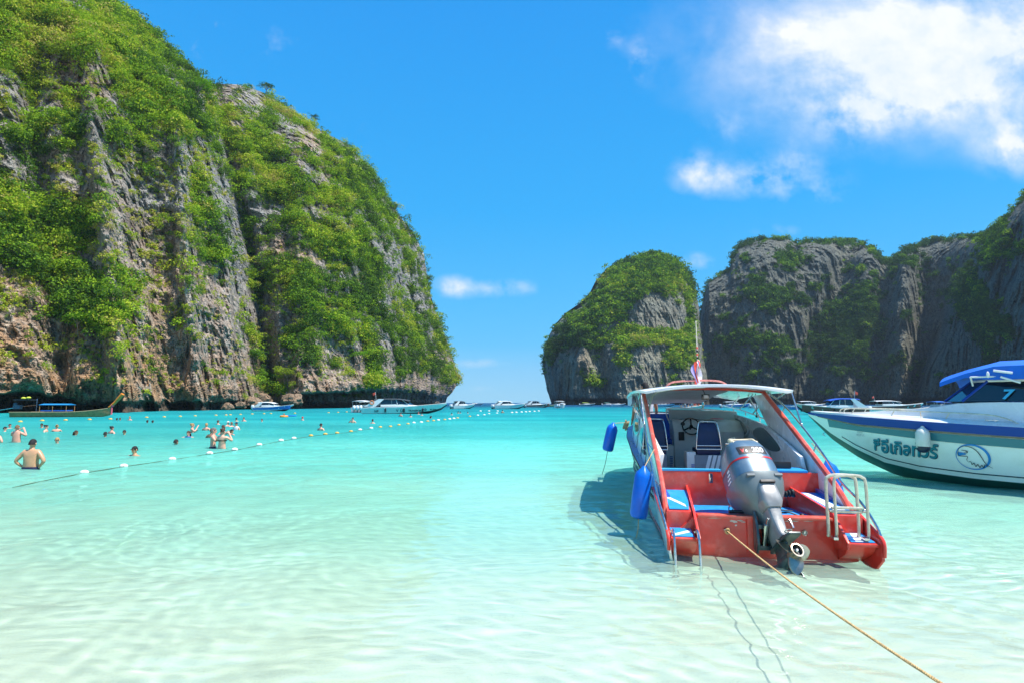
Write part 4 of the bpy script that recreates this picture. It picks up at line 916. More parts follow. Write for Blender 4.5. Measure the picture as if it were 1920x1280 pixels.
    for a in (1.57, 3.66, 5.76): w.tube([(0, 0, -.02), (.165 * math.cos(a), .165 * math.sin(a), 0)], .016, 6, M=Mw, flat=.5)
    w.lathe([(.035, -.03), (.035, 0)], 10, Mw); w.tube([(0, 0, -.15), (0, 0, -.02)], .02, 8, M=Mw); w.build('steering_wheel', blackg, T, smooth=True)
    for (x, z, r_) in ((-.16, 1.40, .042), (.16, 1.43, .035), (.28, 1.43, .035)):
        g = MB().lathe([(r_, 0), (r_, .012)], 16, Matrix.Translation((x, 5.16, z - .03)) @ Matrix.Rotation(R(75), 4, 'X')); g.build('gauge', black, co, smooth=True)
    MB().box((-.215, 5.0, 1.13), (.11, .02, .17)).build('speaker_panel', black, co, bevel=.006)
    th = MB().box((.10, 4.88, 1.20), (.05, .08, .12)); th.tube([(.10, 4.88, 1.24), (.11, 4.84, 1.38)], .010, 6).ball((.11, 4.84, 1.39), .025, 8, 6); th.build('throttle', blackg, co, smooth=True)
    MB().tube([(-.2, 5.6, 1.44), (.02, 5.5, 1.47), (.2, 5.45, 1.45), (.5, 5.4, 1.44)], .006, 6, 5).build('cable', black, T, smooth=True)
    MB().slab([(.40, 5.28, 1.465), (.55, 5.24, 1.46), (.68, 5.30, 1.46), (.66, 5.42, 1.47), (.5, 5.45, 1.475)], (0, 0, .012)).build('dash_tray', pmat('pink_tray', (.55, .12, .14), .4), T, bevel=.003)
    # seats: two helm chairs on grey lockers, bow bench
    def chair(cx, cy, w_, zb, h_):
        b = MB(); rr_ = []
        for k, (z, hw) in enumerate(((zb + .03, w_ * .62), (zb + .10, w_ * .62), (zb + h_ * .6, w_ * .54), (zb + h_ * .92, w_ * .46), (zb + h_, w_ * .38))):
            yy = cy + .02 * k; rr_.append([(cx - hw, yy, z), (cx + hw, yy, z), (cx + hw * .97, yy + .07, z), (cx - hw * .97, yy + .07, z)])
        c = b.loft(rr_).build('chair_back', navy, T, bevel=.018)
        o = [(cx - w_ * .64, cy - .01, zb + .02), (cx - w_ * .57, cy, zb + h_ * .6), (cx - w_ * .47, cy + .03, zb + h_ * .96), (cx - w_ * .36, cy + .05, zb + h_ + .015), (cx + w_ * .36, cy + .05, zb + h_ + .015), (cx + w_ * .47, cy + .03, zb + h_ * .96), (cx + w_ * .57, cy, zb + h_ * .6), (cx + w_ * .64, cy - .01, zb + .02)]
        MB().tube(o, .011, 8, 3).tube([o[0], o[-1]], .011, 8).tube([(cx - w_ * .62, cy - .02, zb + .08), (cx + w_ * .62, cy - .02, zb + .08)], .009, 8).build('chair_frame', chrome, c, smooth=True)
        MB().box((cx, cy + .28, zb - .03), (w_ * 1.2, .50, .10)).build('chair_seat', navy, c, bevel=.03)
    chair(-.04, 3.15, .32, 1.0, .46); chair(-.92, 3.2, .32, .98, .52)
    MB().box((-.01, 3.40, .63), (.54, .52, .58)).build('seat_locker', greyf, T, bevel=.012)
    MB().box((-.90, 3.45, .63), (.34, .5, .58)).build('seat_locker', greyf, T, bevel=.012)
    for x0 in (-.05, .03, .11): MB().slab([(x0, 3.136, .92), (x0 + .055, 3.136, .92), (x0 - .10, 3.136, .35), (x0 - .155, 3.136, .35)], (0, -.004, 0)).build('stripe', stripe, T)
    for (x0, yy) in ((-.50, 4.75), (-.33, 3.3)):
        l_ = MB().box((x0, yy, .66), (.15, .30, .62)).build('step_locker', whiteg, T, bevel=.012)
        MB().box((x0, yy - .153, .44), (.14, .006, .17)).build('blue_panel', skyb, l_)
        for k in range(9): MB().box((x0 + .02, yy - .158, .50 + .032 * k), (.055, .006, .014)).build('louvre', gblue, l_)
    bb = MB().box((-.62, 5.9, 1.28), (.62, .10, .56)).build('bench_back', seatb, T, bevel=.03); MB().box((-.62, 5.60, .98), (.62, .55, .12)).build('bench_seat', seatb, T, bevel=.03)
    MB().box((-.62, 5.65, .63), (.60, .50, .58)).build('bench_locker', whiteg, T, bevel=.01)
    MB().tube([(-.94, 5.86, 1.58), (-.6, 5.84, 1.60), (-.30, 5.84, 1.58)], .012, 8, 4).build('bench_rail', chrome, T, smooth=True)
    MB().box((.28, 2.9, 1.06), (.028, .028, .34)).box((.32, 2.9, 1.06), (.022, .028, .36)).build('pipe_post', cream, T, bevel=.004)
    MB().box((.32, 2.88, 1.13), (.30, .02, .025)).build('pipe_cross', chrome, T, bevel=.004)
    # side cleats and lamp cover on the right quarter
    MB().box((.62, 1.62, .93), (.30, .05, .09), Matrix.Rotation(R(0), 4, 'X')).build('cleat_block', black, T, bevel=.01)
    # boarding ladder folded up on the right quarter
    L = []
    def hoop(x0, x1, y, zb, zt, r_=.019):
        b = MB(); b.tube([(x0, y + .02, zb), (x0, y, zb + .08), (x0 + .0, y, zt - .10), (x0 + .03, y, zt - .02), (x0 + .10, y, zt), (x1 - .10, y, zt), (x1 - .03, y, zt - .02), (x1, y, zt - .10), (x1, y, zb + .08), (x1, y + .02, zb)], r_, 8, 4); return b
    lad = hoop(.66, .98, .10, .30, .98).build('boarding_ladder', cream, T, smooth=True)
    hoop(.70, 1.03, -.02, .32, .99, .017).build('ladder_frame', cream, lad, smooth=True)
    for z in (.585, .625): MB().tube([(.68, .04, z), (1.0, .04, z)], .017, 8).build('rung', cream, lad, smooth=True)
    for x in (.67, 1.02): MB().ball((x, .03, .60), .024, 8, 6).build('pivot', chrome, lad, smooth=True)
    for x in (.68, 1.0): MB().box((x, .0, .305), (.05, .10, .03)).build('hinge', chrome, lad, bevel=.006)
    # swim ladder on the left quarter going down into the water
    sl_ = MB()
    for x in (-1.07, -.80): sl_.tube([(x, .06, .31), (x, -.02, .345), (x, -.10, .33), (x, -.16, .22), (x, -.21, -.02), (x, -.26, -.28)], .015, 8, 5)
    sl_.tube([(-1.07, -.235, -.14), (-.80, -.235, -.14)], .012, 8).tube([(-1.07, -.26, -.27), (-.80, -.26, -.27)], .012, 8); sl_.build('swim_ladder', chrome, T, smooth=True)
    for x in (-1.07, -.80): MB().box((x, .05, .312), (.045, .06, .02)).build('ladder_foot', chrome, T, bevel=.004)
    engine(T)
    return T
def engine(T):
    t, s, k = 40.5, -11.5, 1.03
    M = Matrix.Translation((.005, .385, .585)) @ Matrix.Rotation(R(-s), 4, 'Z') @ Matrix.Rotation(R(-t), 4, 'X') @ Matrix.Diagonal((k * .85, k * .97, k, 1))
    def cyl(prof, c, seg=20):   # lathe about the fore-and-aft axis
        return Matrix(M) @ Matrix.Translation(c) @ Matrix.Rotation(R(90), 4, 'X'), prof, seg
    pan = MB().loft([superring(0, cy, z, hx, hy, p, 32) for z, hx, hy, cy, p in ((-.30, .09, .11, .00, 2.4), (-.20, .14, .17, .0, 2.4), (-.08, .235, .25, -.01, 2.6), (.05, .315, .31, -.02, 2.8), (.16, .345, .345, -.02, 3.0), (.225, .345, .35, -.02, 3.0), (.235, .325, .33, -.02, 3.0))], M=M)
    P = pan.build('outboard_motor', panm, T, smooth=True, autos=50)
    def cr(z): return [float(np.interp(z, [.235, .40, .56, .66, .73, .775, .80], c)) for c in ([.322, .322, .305, .285, .255, .20, .12], [.325, .32, .30, .275, .24, .18, .10])]
    MB().loft([superring(0, -.02, z, *cr(z), 3.2, 40) for z in (.24, .30, .36, .42, .48, .54, .60, .66, .70, .73, .755, .775, .79, .80)], M=M).build('cowling', cowlm, P, smooth=True, autos=60)
    MB().loft([superring(0, -.02, z, cr(z)[0] + .004, cr(z)[1] + .004, 3.2, 48) for z in (.425, .437, .45)], caps=False, M=M).build('red_stripe', pmat('stripe_red', (.55, .02, .02), .3), P, smooth=True)
    # plate with the lettering on the back of the cowling
    Y = lambda z: -.02 - cr(z)[1]
    V = []; F = []; nx, nz = 12, 4
    def backpt(x, z, off):
        hx, hy = cr(z); q = max(0, 1 - (abs(x) / hx) ** 3.2) ** (1 / 3.2); return (x, -.02 - hy * q - off, z)
    for o_ in (.003,):
        for j in range(nz + 1):
            for i in range(nx + 1):
                z = .490 + .120 * j / nz; x = -.205 + .40 * i / nx; V.append(backpt(x, z, o_))
        F = [(j * (nx + 1) + i, j * (nx + 1) + i + 1, (j + 1) * (nx + 1) + i + 1, (j + 1) * (nx + 1) + i) for j in range(nz) for i in range(nx)]
    lp = MB().add(V, F, M); lp.add([(v[0], v[1] + .004, v[2]) for v in V], F, M); lp.build('badge', black, P)
    def lettering(txt, size, x, z, mat, shear, bold):
        v, f_ = text_mesh(txt, size, shear, bold); b = MB().add([backpt(p.x + x, p.y + z, .0055) for p in v], f_, M); b.build('lettering', mat, P)
    lettering('200', .112, .068, .512, pmat('letter_white', (.85, .85, .85), .4), .15, .0028)
    lettering('V', .075, -.150, .514, pmat('letter_red', (.7, .03, .03), .4), .15, .003)
    lettering('6', .052, -.098, .516, pmat('letter_white', (.85, .85, .85), .4), .15, .002)
    # stripes of lettering on the left flank
    for k_, z in enumerate((.27, .31, .35, .39)): 
        MB().box((-cr(z)[0] - .0, -.02 - .02 * k_, z), (.006, .10 - .012 * k_, .018), M).build('side_mark', pmat('letter_white', (.85, .85, .85), .4), P)
    # carrying handle
    h = MB().tube([(-.17, -.20, .70), (-.17, -.16, .79), (-.13, -.10, .835), (0, -.08, .845), (.13, -.10, .835), (.17, -.16, .79), (.17, -.20, .70)], .030, 10, 4, M=M)
    h.build('handle', beige, P, smooth=True)
    MB().box((0, -.13, .775), (.26, .12, .03), M).build('handle_recess', black, P, bevel=.01)
    for x in (-.15, .15): MB().box((x, -.215, .695), (.075, .05, .09), M).build('handle_foot', beige, P, bevel=.012)
    for x in (-.19, .19): MB().box((x, -.345, .175), (.11, .05, .028), M).build('pan_latch', pmat('latch_grey', (.12, .14, .15), .6), P, bevel=.006)
    MB().box((.0, -.355, .085), (.20, .05, .035), M).build('vent_slot', black, P, bevel=.01)
    # rear fairing (exhaust housing)
    MB().loft([superring(0, cy, z, hx, hy, 5, 24) for z, hx, hy, cy in ((.08, .115, .08, -.27), (-.02, .135, .13, -.22), (-.12, .15, .17, -.17), (-.18, .12, .17, -.15), (-.20, .105, .165, -.145))], M=M).build('fairing', legm, P, smooth=True, autos=25)
    for x in (-.045, .045): MB().lathe([(.016, 0), (.016, .012)], 10, M @ Matrix.Translation((x, -.325, -.06)) @ Matrix.Rotation(R(90), 4, 'X')).build('bolt', black, P)
    MB().loft([superring(0, cy, z, hx, hy, 4.5, 24) for z, hx, hy, cy in ((-.19, .098, .155, -.14), (-.30, .088, .145, -.135), (-.45, .072, .14, -.13), (-.50, .066, .15, -.13), (-.53, .06, .17, -.13))], M=M).build('leg', legm, P, smooth=True, autos=25)
    # swivel bracket, clamps, hoses
    MB().loft([superring(0, cy, z, hx, hy, 4, 16) for z, hx, hy, cy in ((-.12, .08, .06, .10), (-.25, .09, .08, .08), (-.42, .07, .06, .05), (-.46, .05, .05, .04))], M=M).build('swivel_bracket', gearm, P, smooth=True)
    for x in (-.13, .13):
        MB().slab([(x, .34, .56), (x, .42, .50), (x, .23, .50), (x, .20, .44), (x, .20, .10), (x, .10, .08), (x, .02, .20), (x, .06, .40), (x, .16, .54)], (.028, 0, 0)).build('clamp_bracket', gearm, P, bevel=.008)
    MB().box((0, .15, .14), (.26, .08, .05)).box((0, .13, .38), (.24, .06, .05)).build('clamp_cross', gearm, P, bevel=.01)
    hy_ = MB(); hy_.tube([(-.035, .14, .16), (-.03, .02, .42)], .028, 10).tube([(.05, .14, .18), (.04, .03, .40)], .022, 10).tube([(-.03, .03, .40), (-.02, -.03, .50)], .013, 8); hy_.build('tilt_ram', chrome, P, smooth=True)
    hs = MB()
    for pts in ([(-.13, .45, .50), (-.20, .62, .50), (-.28, .60, .45), (-.22, .40, .49)], [(-.05, .3, .5), (-.12, .18, .36), (-.06, .14, .24)], [(.10, .32, .50), (.22, .5, .47), (.40, .62, .46), (.52, .60, .42)], [(.08, .36, .52), (.24, .55, .50), (.44, .6, .48)], [(-.1, .34, .56), (-.17, .40, .50), (-.16, .3, .44)]): hs.tube(pts, .010, 6, 5)
    hs.build('hoses', black, P, smooth=True)
    MB().tube([(-.36, .34, .50), (.05, .36, .50), (.12, .38, .50)], .020, 8).build('steering_rod', black, P, smooth=True)
    MB().lathe([(.03, 0), (.04, .02), (.03, .04), (.045, .06), (.032, .08), (.05, .10), (.036, .12), (.055, .14), (.055, .16)], 12, Matrix.Translation((.42, .95, .62)) @ Matrix.Rotation(R(80), 4, 'Y')).tube([(.18, .75, .60), (.44, .95, .62)], .022, 8).build('rubber_boot', black, P, smooth=True)
    MB().ball((.55, .60, .42), .035, 8, 6).build('plug', black, P, smooth=True)
    MB().tube([(-.30, .62, .40), (-.30, .62, .50), (-.28, .56, .52), (-.24, .48, .44)], .008, 6, 4).build('hook', chrome, P, smooth=True)
    # lower unit
    pl = MB().slab([(-.08, .02, -.56), (-.05, .10, -.56), (.05, .10, -.56), (.08, .02, -.56), (.095, -.42, -.60), (.07, -.47, -.605), (-.07, -.47, -.605), (-.095, -.42, -.60)], (0, 0, .018), M).build('cavitation_plate', gearm, P, bevel=.004)
    MB().tube([(.045 * math.cos(a) - .03, .030 * math.sin(a) - .40, -.541) for a in np.linspace(0, 6.283, 17)[:-1]], .007, 6, closed=True, M=M).build('plate_ring', cream, pl if False else P, smooth=True)
    MB().box((0.0, -.47, -.50), (.022, .03, .10), M).build('trim_tab', chrome, P, bevel=.004)
    MB().loft([superring(0, cy, z, hx, hy, 2.2, 20) for z, hx, hy, cy in ((-.53, .05, .17, -.12), (-.62, .036, .15, -.08), (-.70, .05, .16, -.05), (-.74, .045, .15, -.05))], M=M).build('strut', gearm, P, smooth=True)
    MG = M @ Matrix.Translation((0, 0, -.74)) @ Matrix.Rotation(R(90), 4, 'X')   # local z points aft
    MB().lathe([(.004, -.26), (.030, -.23), (.052, -.16), (.066, -.05), (.068, .08), (.060, .19), (.056, .215)], 18, MG).build('gearcase', gearm, P, smooth=True)
    MB().slab([(-.008, .06, -.79), (-.008, -.22, -.79), (-.008, -.30, -.96), (-.008, -.30, -1.06), (-.008, -.18, -1.02), (-.008, -.02, -.90)], (.016, 0, 0), M).build('skeg', gearm, P, bevel=.004)
    MB().lathe([(.056, .22), (.066, .25), (.070, .36), (.074, .385), (.060, .386), (.056, .34), (.004, .33)], 20, MG).build('propeller_hub', propm, P, smooth=True)
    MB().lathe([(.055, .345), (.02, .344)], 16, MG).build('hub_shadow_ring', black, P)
    MB().lathe([(.018, .33), (.024, .37), (.012, .385)], 10, MG).build('propeller_nut', chrome, P, smooth=True)
    for kb in range(3):
        a0 = R(8 + 124 * kb); r1 = []; r2 = []
        for j in range(8):
            u = j / 7; rr_ = .06 + .165 * u; w_ = .088 * math.sin(math.pi * min(1, .22 + .80 * u)) ** .6 * (1 if u < .9 else .75) + .01
            tw = R(68 - 22 * u)
            row = []
            for q in np.linspace(-1, 1, 7):
                aa = a0 + q * w_ * math.sin(tw) / rr_ * .9 + .35 * u * 0; zz = .30 + q * w_ * math.cos(tw) * .8 - .03 * u - .02 * (1 - q * q) * 0
                row.append((rr_ * math.cos(aa), rr_ * math.sin(aa), zz))
            r1.append(row); r2.append([(x, y, z + .007) for x, y, z in row][::-1])
        MB().loft([a_ + b_ for a_, b_ in zip(r1, r2)], M=MG).build('propeller_blade', propm, P, smooth=True, autos=60)
BOAT = red_speedboat()
BM = Matrix.Translation((2.916, 6.627, 0)) @ Matrix.Rotation(-B_YAW, 4, 'Z')
def fender(name, loc, L, r, mat, tilt, label, capmat=None, line_to=None, tail=.35, flute=False):
    T = empty(name, loc); T.rotation_euler = tilt; tag(T, label, 'fender', 'blue fenders of the red speedboat' if mat is fblue else None)
    prof = [(.02, .5 * L + .10), (.045, .5 * L + .06), (r * .80, .5 * L + .01), (r, .5 * L - .06), (r * 1.02, 0), (r, -.5 * L + .05), (r * .86, -.5 * L + .01), (r * .5, -.5 * L - .01)]
    b = MB(); rings = []
    for i, (q, z) in enumerate(prof):
        rings.append([(q * (1 + .05 * (i < 3) * math.sin(7 * a) + .03 * math.sin(3 * a + z * 6)) * math.cos(a), q * (1 + .05 * (i < 3) * math.sin(7 * a)) * math.sin(a), z) for a in np.linspace(0, 2 * math.pi, 29)[:-1]])
    b.loft(rings[::-1]).build('fender_body', mat, T, smooth=True)
    if capmat:
        MB().lathe([(.02, -.5 * L - .07), (r * .55, -.5 * L - .055), (r * .95, -.5 * L + .0), (r * 1.03, -.5 * L + .07)], 24).build('fender_cap', capmat, T, smooth=True)
        MB().lathe([(r * .6, .5 * L + .012), (.03, .5 * L + .07), (.02, .5 * L + .10)], 16).build('fender_eye', capmat, T, smooth=True)
    if tail: MB().tube([(0, 0, -.5 * L - .01), (.01, 0, -.5 * L - tail * .5), (-.01, .01, -.5 * L - tail)], .006, 6, 4).build('tail_line', ropem if tail < .5 else black, T, smooth=True)
    if line_to is not None:
        inv = (Matrix.Translation(loc) @ Euler(tilt).to_matrix().to_4x4()).inverted(); p = inv @ Vector(line_to)
        MB().tube([(0, 0, .5 * L + .08), tuple(p)], .006, 6).build('hanging_line', ropem, T, smooth=True)
    return T
fender('fender', BM @ Vector((-1.33, 1.15, .54)), .60, .118, fblue, (R(-4), R(9), 0), 'big blue fender hanging by the left stern quarter of the red speedboat', line_to=BM @ Vector((-1.10, 1.55, 1.13)), tail=.34)
fender('fender', BM @ Vector((-1.60, 6.4, .98)), .56, .125, fblue, (0, R(13), 0), 'blue fender hanging farther forward beside the tan rope bundle', line_to=BM @ Vector((-1.24, 6.6, 1.34)), tail=.55)
fender('fender', BM @ Vector((1.42, 1.9, .58)), .62, .12, fblue, (0, R(-10), 0), 'blue fender half hidden behind the folded ladder on the right side', line_to=BM @ Vector((1.16, 1.9, 1.22)), tail=.3)
rb = MB(); rr = random.Random(3)
for k in range(7):
    a = k * .9; rb.tube([(.04 * math.cos(a + q) + rr.uniform(-.01, .01), .05 * math.sin(a + q), .02 * k + .05 * math.sin(q * 2)) for q in np.linspace(0, 6, 9)], .018, 6, 2)
rbo = rb.build('rope_bundle', pmat('tan_rope', (.55, .38, .18), .9, noise=.2, nscale=30), None, smooth=True); rbo.location = BM @ Vector((-1.24, 6.75, 1.22)); rbo.rotation_euler = (.3, .3, 0)
tag(rbo, 'tan rope bundle lying on the blue gunwale above the farther fender', 'rope bundle')
# flag wound round the pole
def flag():
    T = empty('flag', BM @ Vector((.06, 4.5, 2.35)), -B_YAW); tag(T, 'red, white and blue flag hanging twisted round the boat pole', 'flag')
    for nm, mt, off, w_ in (('red_cloth', pmat('flag_red', (.72, .09, .05), .8, noise=.12), 0, .085), ('white_cloth', pmat('flag_white', (.80, .76, .78), .8, noise=.05), 1.1, .05), ('blue_cloth', pmat('flag_violet_blue', (.34, .30, .62), .8, noise=.08), 2.3, .05)):
        rings = []
        for i, u in enumerate(np.linspace(0, 1, 20)):
            z = .26 - .50 * u; a = off + 3.4 * u; rad = .015 + .075 * math.sin(math.pi * min(1, u * 1.15)) ; cxx = (.04 if nm == 'white_cloth' else -.05 if nm == 'blue_cloth' else -.03) * math.sin(math.pi * u) - .06 * u * u * (nm == 'red_cloth')
            c, s_ = math.cos(a), math.sin(a)
            rings.append([(cxx + rad * c + w_ * s_ * .6, rad * s_, z + .02), (cxx + rad * c * .3, rad * s_ * .3 - .015, z), (cxx - w_ * c * .8, -w_ * s_ * .6, z - .03), (cxx - w_ * c * .8, -w_ * s_ * .6 + .008, z - .03), (cxx + rad * c * .3, rad * s_ * .3 - .005, z), (cxx + rad * c + w_ * s_ * .6, rad * s_ + .008, z + .02)])
        MB().loft(rings).build(nm, mt, T, smooth=True, autos=70)
flag()
# mooring rope
S = BM @ Vector((-.42, .215, .30)); E_ = at_y(1832, 1282, 2.3); E2 = E_ + (E_ - S) * .45
def rope_pt(t):
    p = S.lerp(E2, t); p.z -= .10 * math.sin(math.pi * min(1, t)); return p
mr = MB(); NS = 760
core = [rope_pt(t) for t in np.linspace(0, 1, NS)]
tdir = (E2 - S).normalized(); sa = tdir.cross(Vector((0, 0, 1))).normalized(); sb = tdir.cross(sa)
for k in range(3):
    mr.tube([p + (sa * math.cos(i * .95 + k * 2.094) + sb * math.sin(i * .95 + k * 2.094)) * .0038 for i, p in enumerate(core)], .0046, 5)
mr.tube([S + Vector((.02 * math.cos(a), -.02 - .01 * math.sin(a), .03 * math.sin(a))) for a in np.linspace(0, 12.5, 20)], .010, 6)
mo = mr.build('mooring_rope', ropem, None, smooth=True); tag(mo, 'tan twisted mooring rope running from the red transom over the water towards the beach', 'rope')
# ------------------------------------------------------------------ the big white boat on the right
def white_cruiser():
    yaw = R(-41.3); L = 11.0; d = Vector((math.sin(yaw), math.cos(yaw), 0)); O = Vector((8.30, 15.65, 0)) - d * L
    T = empty('cruiser', O, -yaw); tag(T, 'large white speedboat with blue sheer stripe, eagle emblem and blue canvas top', 'boat')
    st = [(0, -.40, 1.18, .16, 1.42, 1.14), (3, -.40, 1.2, .16, 1.46, 1.18), (5.5, -.38, 1.16, .17, 1.47, 1.24), (7.5, -.30, .98, .19, 1.42, 1.33), (8.5, -.16, .74, .24, 1.27, 1.38), (9.3, .06, .50, .36, 1.02, 1.42), (10.0, .38, .28, .64, .72, 1.45), (10.6, .80, .12, .98, .38, 1.48), (11.0, 1.22, .03, 1.30, .12, 1.50), (11.2, 1.44, .01, 1.46, .02, 1.52)]
    hull, f, sx = build_hull(T, st, pmat('bright_hull', (.86, .88, .86), .2, coat=.5, dirt=(.5, .46, .34), dirtamt=.25, dirtscale=1.3), greenb, 60)
    sh = lambda y: f(y)[4]; dk = pmat('sheer_navy', (.002, .045, .30), .4, coat=.1, spec=.3); tl = pmat('teal_band', (.02, .16, .22), .25, coat=.5)
    for s in (-1, 1):
        side_band(f, sx, 0, 11.18, lambda y: sh(y) - .02 - .15 * min(1, (11.25 - y) / 1.5), lambda y: sh(y) + .02, s, .012, t=.02).build('sheer_stripe', dk, T)
        side_band(f, sx, 0, 10.9, lambda y: sh(y) - .03 - .18 * min(1, (11.25 - y) / 1.5), lambda y: sh(y) - .005 - .17 * min(1, (11.25 - y) / 1.5), s, .010, t=.015).build('rub_rail', pmat('worn_tan_rail', (.22, .17, .11), .5, noise=.2), T)
        side_band(f, sx, 0, 10.6, lambda y: sh(y) - .40 + .10 * max(0, (y - 8) / 3), lambda y: sh(y) - .03 - .19 * min(1, (11.25 - y) / 1.5), s, .007, t=.008, n=60).build('teal_band', tl, T)
        side_band(f, sx, 0, 10.3, lambda y: f(y)[2] + .10, lambda y: f(y)[2] + .125, s, .004, t=.006).build('hull_line', pmat('hull_line_blue', (.01, .06, .09), .4), T)
    # deck and raised coach roof
    r = []
    for y in np.linspace(0, 11.1, 30):
        x1 = f(y)[3] + .03; z = sh(y) + .02; hgt = float(interp_poly([(0, .06), (7.2, .12), (9.5, .10), (11.1, .0)], y))
        r.append([(-x1, y, z), (-x1 * .96, y, z + .05), (-x1 * .80, y, z + hgt * .8), (0, y, z + hgt * 1.3), (x1 * .80, y, z + hgt * .8), (x1 * .96, y, z + .05), (x1, y, z), (x1 * .95, y, z - .05), (-x1 * .95, y, z - .05)])
    MB().loft(r).build('deck', white, T, smooth=True, autos=50)
    cab = [(0, .56, 1.14), (3, .56, 1.16), (5.6, .55, 1.14), (6.7, .52, 1.08), (7.6, .46, 1.0), (8.2, .30, .90), (8.8, .19, .78), (9.6, .09, .55)]
    A = np.array(cab); r = []
    for y in np.linspace(0, 9.6, 26):
        h, w = np.interp(y, A[:, 0], A[:, 1]), np.interp(y, A[:, 0], A[:, 2]); z = sh(y) + .05
        r.append([(-w - .10, y, z), (-w - .02, y, z + h * .9), (-w * .7, y, z + h), (w * .7, y, z + h), (w + .02, y, z + h * .9), (w + .10, y, z)])
    MB().loft(r).build('cabin', white, T, smooth=True, autos=28)
    # wraparound dark glass
    zb = lambda y: sh(y) + .05 + float(np.interp(y, A[:, 0], A[:, 1])) - .02
    pts_b = [(-1.10, 0), (-1.10, 3), (-1.12, 6.4), (-1.04, 7.6), (-.55, 8.0), (.0, 8.15), (.55, 8.0), (1.04, 7.6), (1.12, 6.4), (1.10, 3), (1.10, 0)]
    pts_t = [(-.98, 0), (-.98, 3), (-1.0, 6.0), (-.94, 7.15), (-.5, 7.5), (0, 7.6), (.5, 7.5), (.94, 7.15), (1.0, 6.0), (.98, 3), (.98, 0)]
    rb_ = [(x, y, zb(min(y, 7.6))) for x, y in pts_b]; rt = [(x, y, 2.26) for x, y in pts_t]
    g = MB(); g.loft([rb_, rt], False, False); g.loft([[(x * .985, y - .01, z) for x, y, z in rb_], [(x * .985, y - .01, z) for x, y, z in rt]], False, False); gl = g.build('windscreen', tintb, T)
    for i in (0, 2, 3, 4, 6, 7, 8): MB().tube([rb_[i], rt[i]], .028, 8).build('pillar', dk if i in (3, 4, 6, 7) else blackg, gl, smooth=True)
    MB().tube(rt, .03, 8).build('top_rail', white, gl, smooth=True)
    v, fc = text_mesh('7', .34, .2, .01); bb = MB()
    for p in v: pass
    bb.add([(-1.11 + .10 * (p.y / .40) - .03, 6.85 - p.x, 1.88 + p.y * .8) for p in v], fc); bb.build('lettering', skyb, gl)
    # canvas top on white tubes
    r = []
    for y, z, w in ((-.5, 2.60, 1.2), (2, 2.68, 1.25), (4.5, 2.70, 1.25), (6.2, 2.70, 1.24), (7.0, 2.69, 1.18), (7.5, 2.56, 1.08), (7.9, 2.42, .98), (8.0, 2.38, .94)):
        n = 13; wob = .012 * math.sin(y * 7)
        r.append([(x * w, y, z - .14 * abs(x) ** 3 + wob * math.sin(x * 6)) for x in np.linspace(-1, 1, n)] + [(x * w, y, z - .03 - .15 * abs(x) ** 3 - (.24 if y < 7.2 else .05) * (abs(x) > .95)) for x in np.linspace(1, -1, n)])
    MB().loft(r).build('canvas_top', pmat('blue_canvas', (.001, .13, .60), .75, noise=.12, nscale=4, bump=.3, bscale=5), T, smooth=True, autos=60)
    for s in (-1, 1):
        MB().tube([(s * 1.20, 0, 2.36), (s * 1.16, 7.4, 2.34)], .020, 8).tube([(s * 1.16, 7.4, 2.34), (s * 1.0, 7.4, 2.16)], .018, 8).build('canvas_frame', white, T, smooth=True)
        MB().tube([(s * 1.25, 7.0, 2.46), (s * 1.25, 6.7, 2.40)], .025, 8).tube([(s * 1.22, 6.9, 2.33), (s * 1.18, 6.6, 2.20)], .022, 8).ball((s * 1.22, 7.1, 2.38), (.03, .03, .07), 8, 6).build('brace', white, T, smooth=True)
        # grab rail on the foredeck
        c = MB(); pp = [(s * .16, 10.35, sh(10.3) + .05), (s * .17, 10.30, sh(10.3) + .17), (s * .45, 9.9, sh(9.9) + .21), (s * .95, 8.9, sh(8.9) + .22), (s * 1.22, 7.8, sh(7.8) + .24), (s * 1.30, 7.0, sh(7) + .22), (s * 1.32, 6.6, sh(6.6) + .04)]
        c.tube(pp, .013, 8, 4)
        for q in (2, 3, 4): c.tube([pp[q], (pp[q][0] * .97, pp[q][1] + .12, pp[q][2] - .2)], .011, 6)
        c.build('bow_rail', cream, T, smooth=True)
        MB().box((s * 1.22, 7.1, sh(7.1) + .13), (.03, .22, .02)).box((s * 1.22, 7.16, sh(7.1) + .10), (.02, .02, .06)).box((s * 1.22, 7.04, sh(7.1) + .10), (.02, .02, .06)).build('cleat', chrome, T, bevel=.004)
    # lettering and emblem wrapped on the hull side
    def on_hull(u, v, off, s=-1): return (s * (sx(u, v) + off + .012), u, v)
    v, fc = text_mesh('ซีอีเกิลทัวร์', .33, .25, .008)
    zc = lambda y: sh(y) - .80 - .0 * y
    def wrap(v, fc, y0, z0, off, slope=.0, mirror=False):
        return MB().add([on_hull(y0 - p.x, z0 + p.y + slope * (-p.x), off) for p in v], fc)
    v = [Vector((p.x, p.y * 1.25, 0)) for p in v]; wrap(v, fc, 8.82, .60, .010, .04).build('lettering', tealm, T)
    wrap([p + Vector((.012, -.014, 0)) for p in v], fc, 8.82, .60, .006, .04).build('lettering_shadow', pmat('lettering_navy', (.005, .03, .08), .5), T)
    for k, tx in enumerate(('ชมบ', '43711')):
        v2, f2 = text_mesh(tx, .085, 0, .001); wrap(v2, f2, 9.75, 1.06 - .09 * k, .006, .05).build('registration', pmat('faint_grey', (.45, .5, .5), .5), T)
    # ring with an eagle head drawn in line
    yc, zc_ = 7.47, .66; RX, RZ = .30, .275
    def E2(a, k): return on_hull(yc - RX * k * math.cos(a), zc_ + RZ * k * math.sin(a), .008)
    V = []; F = []
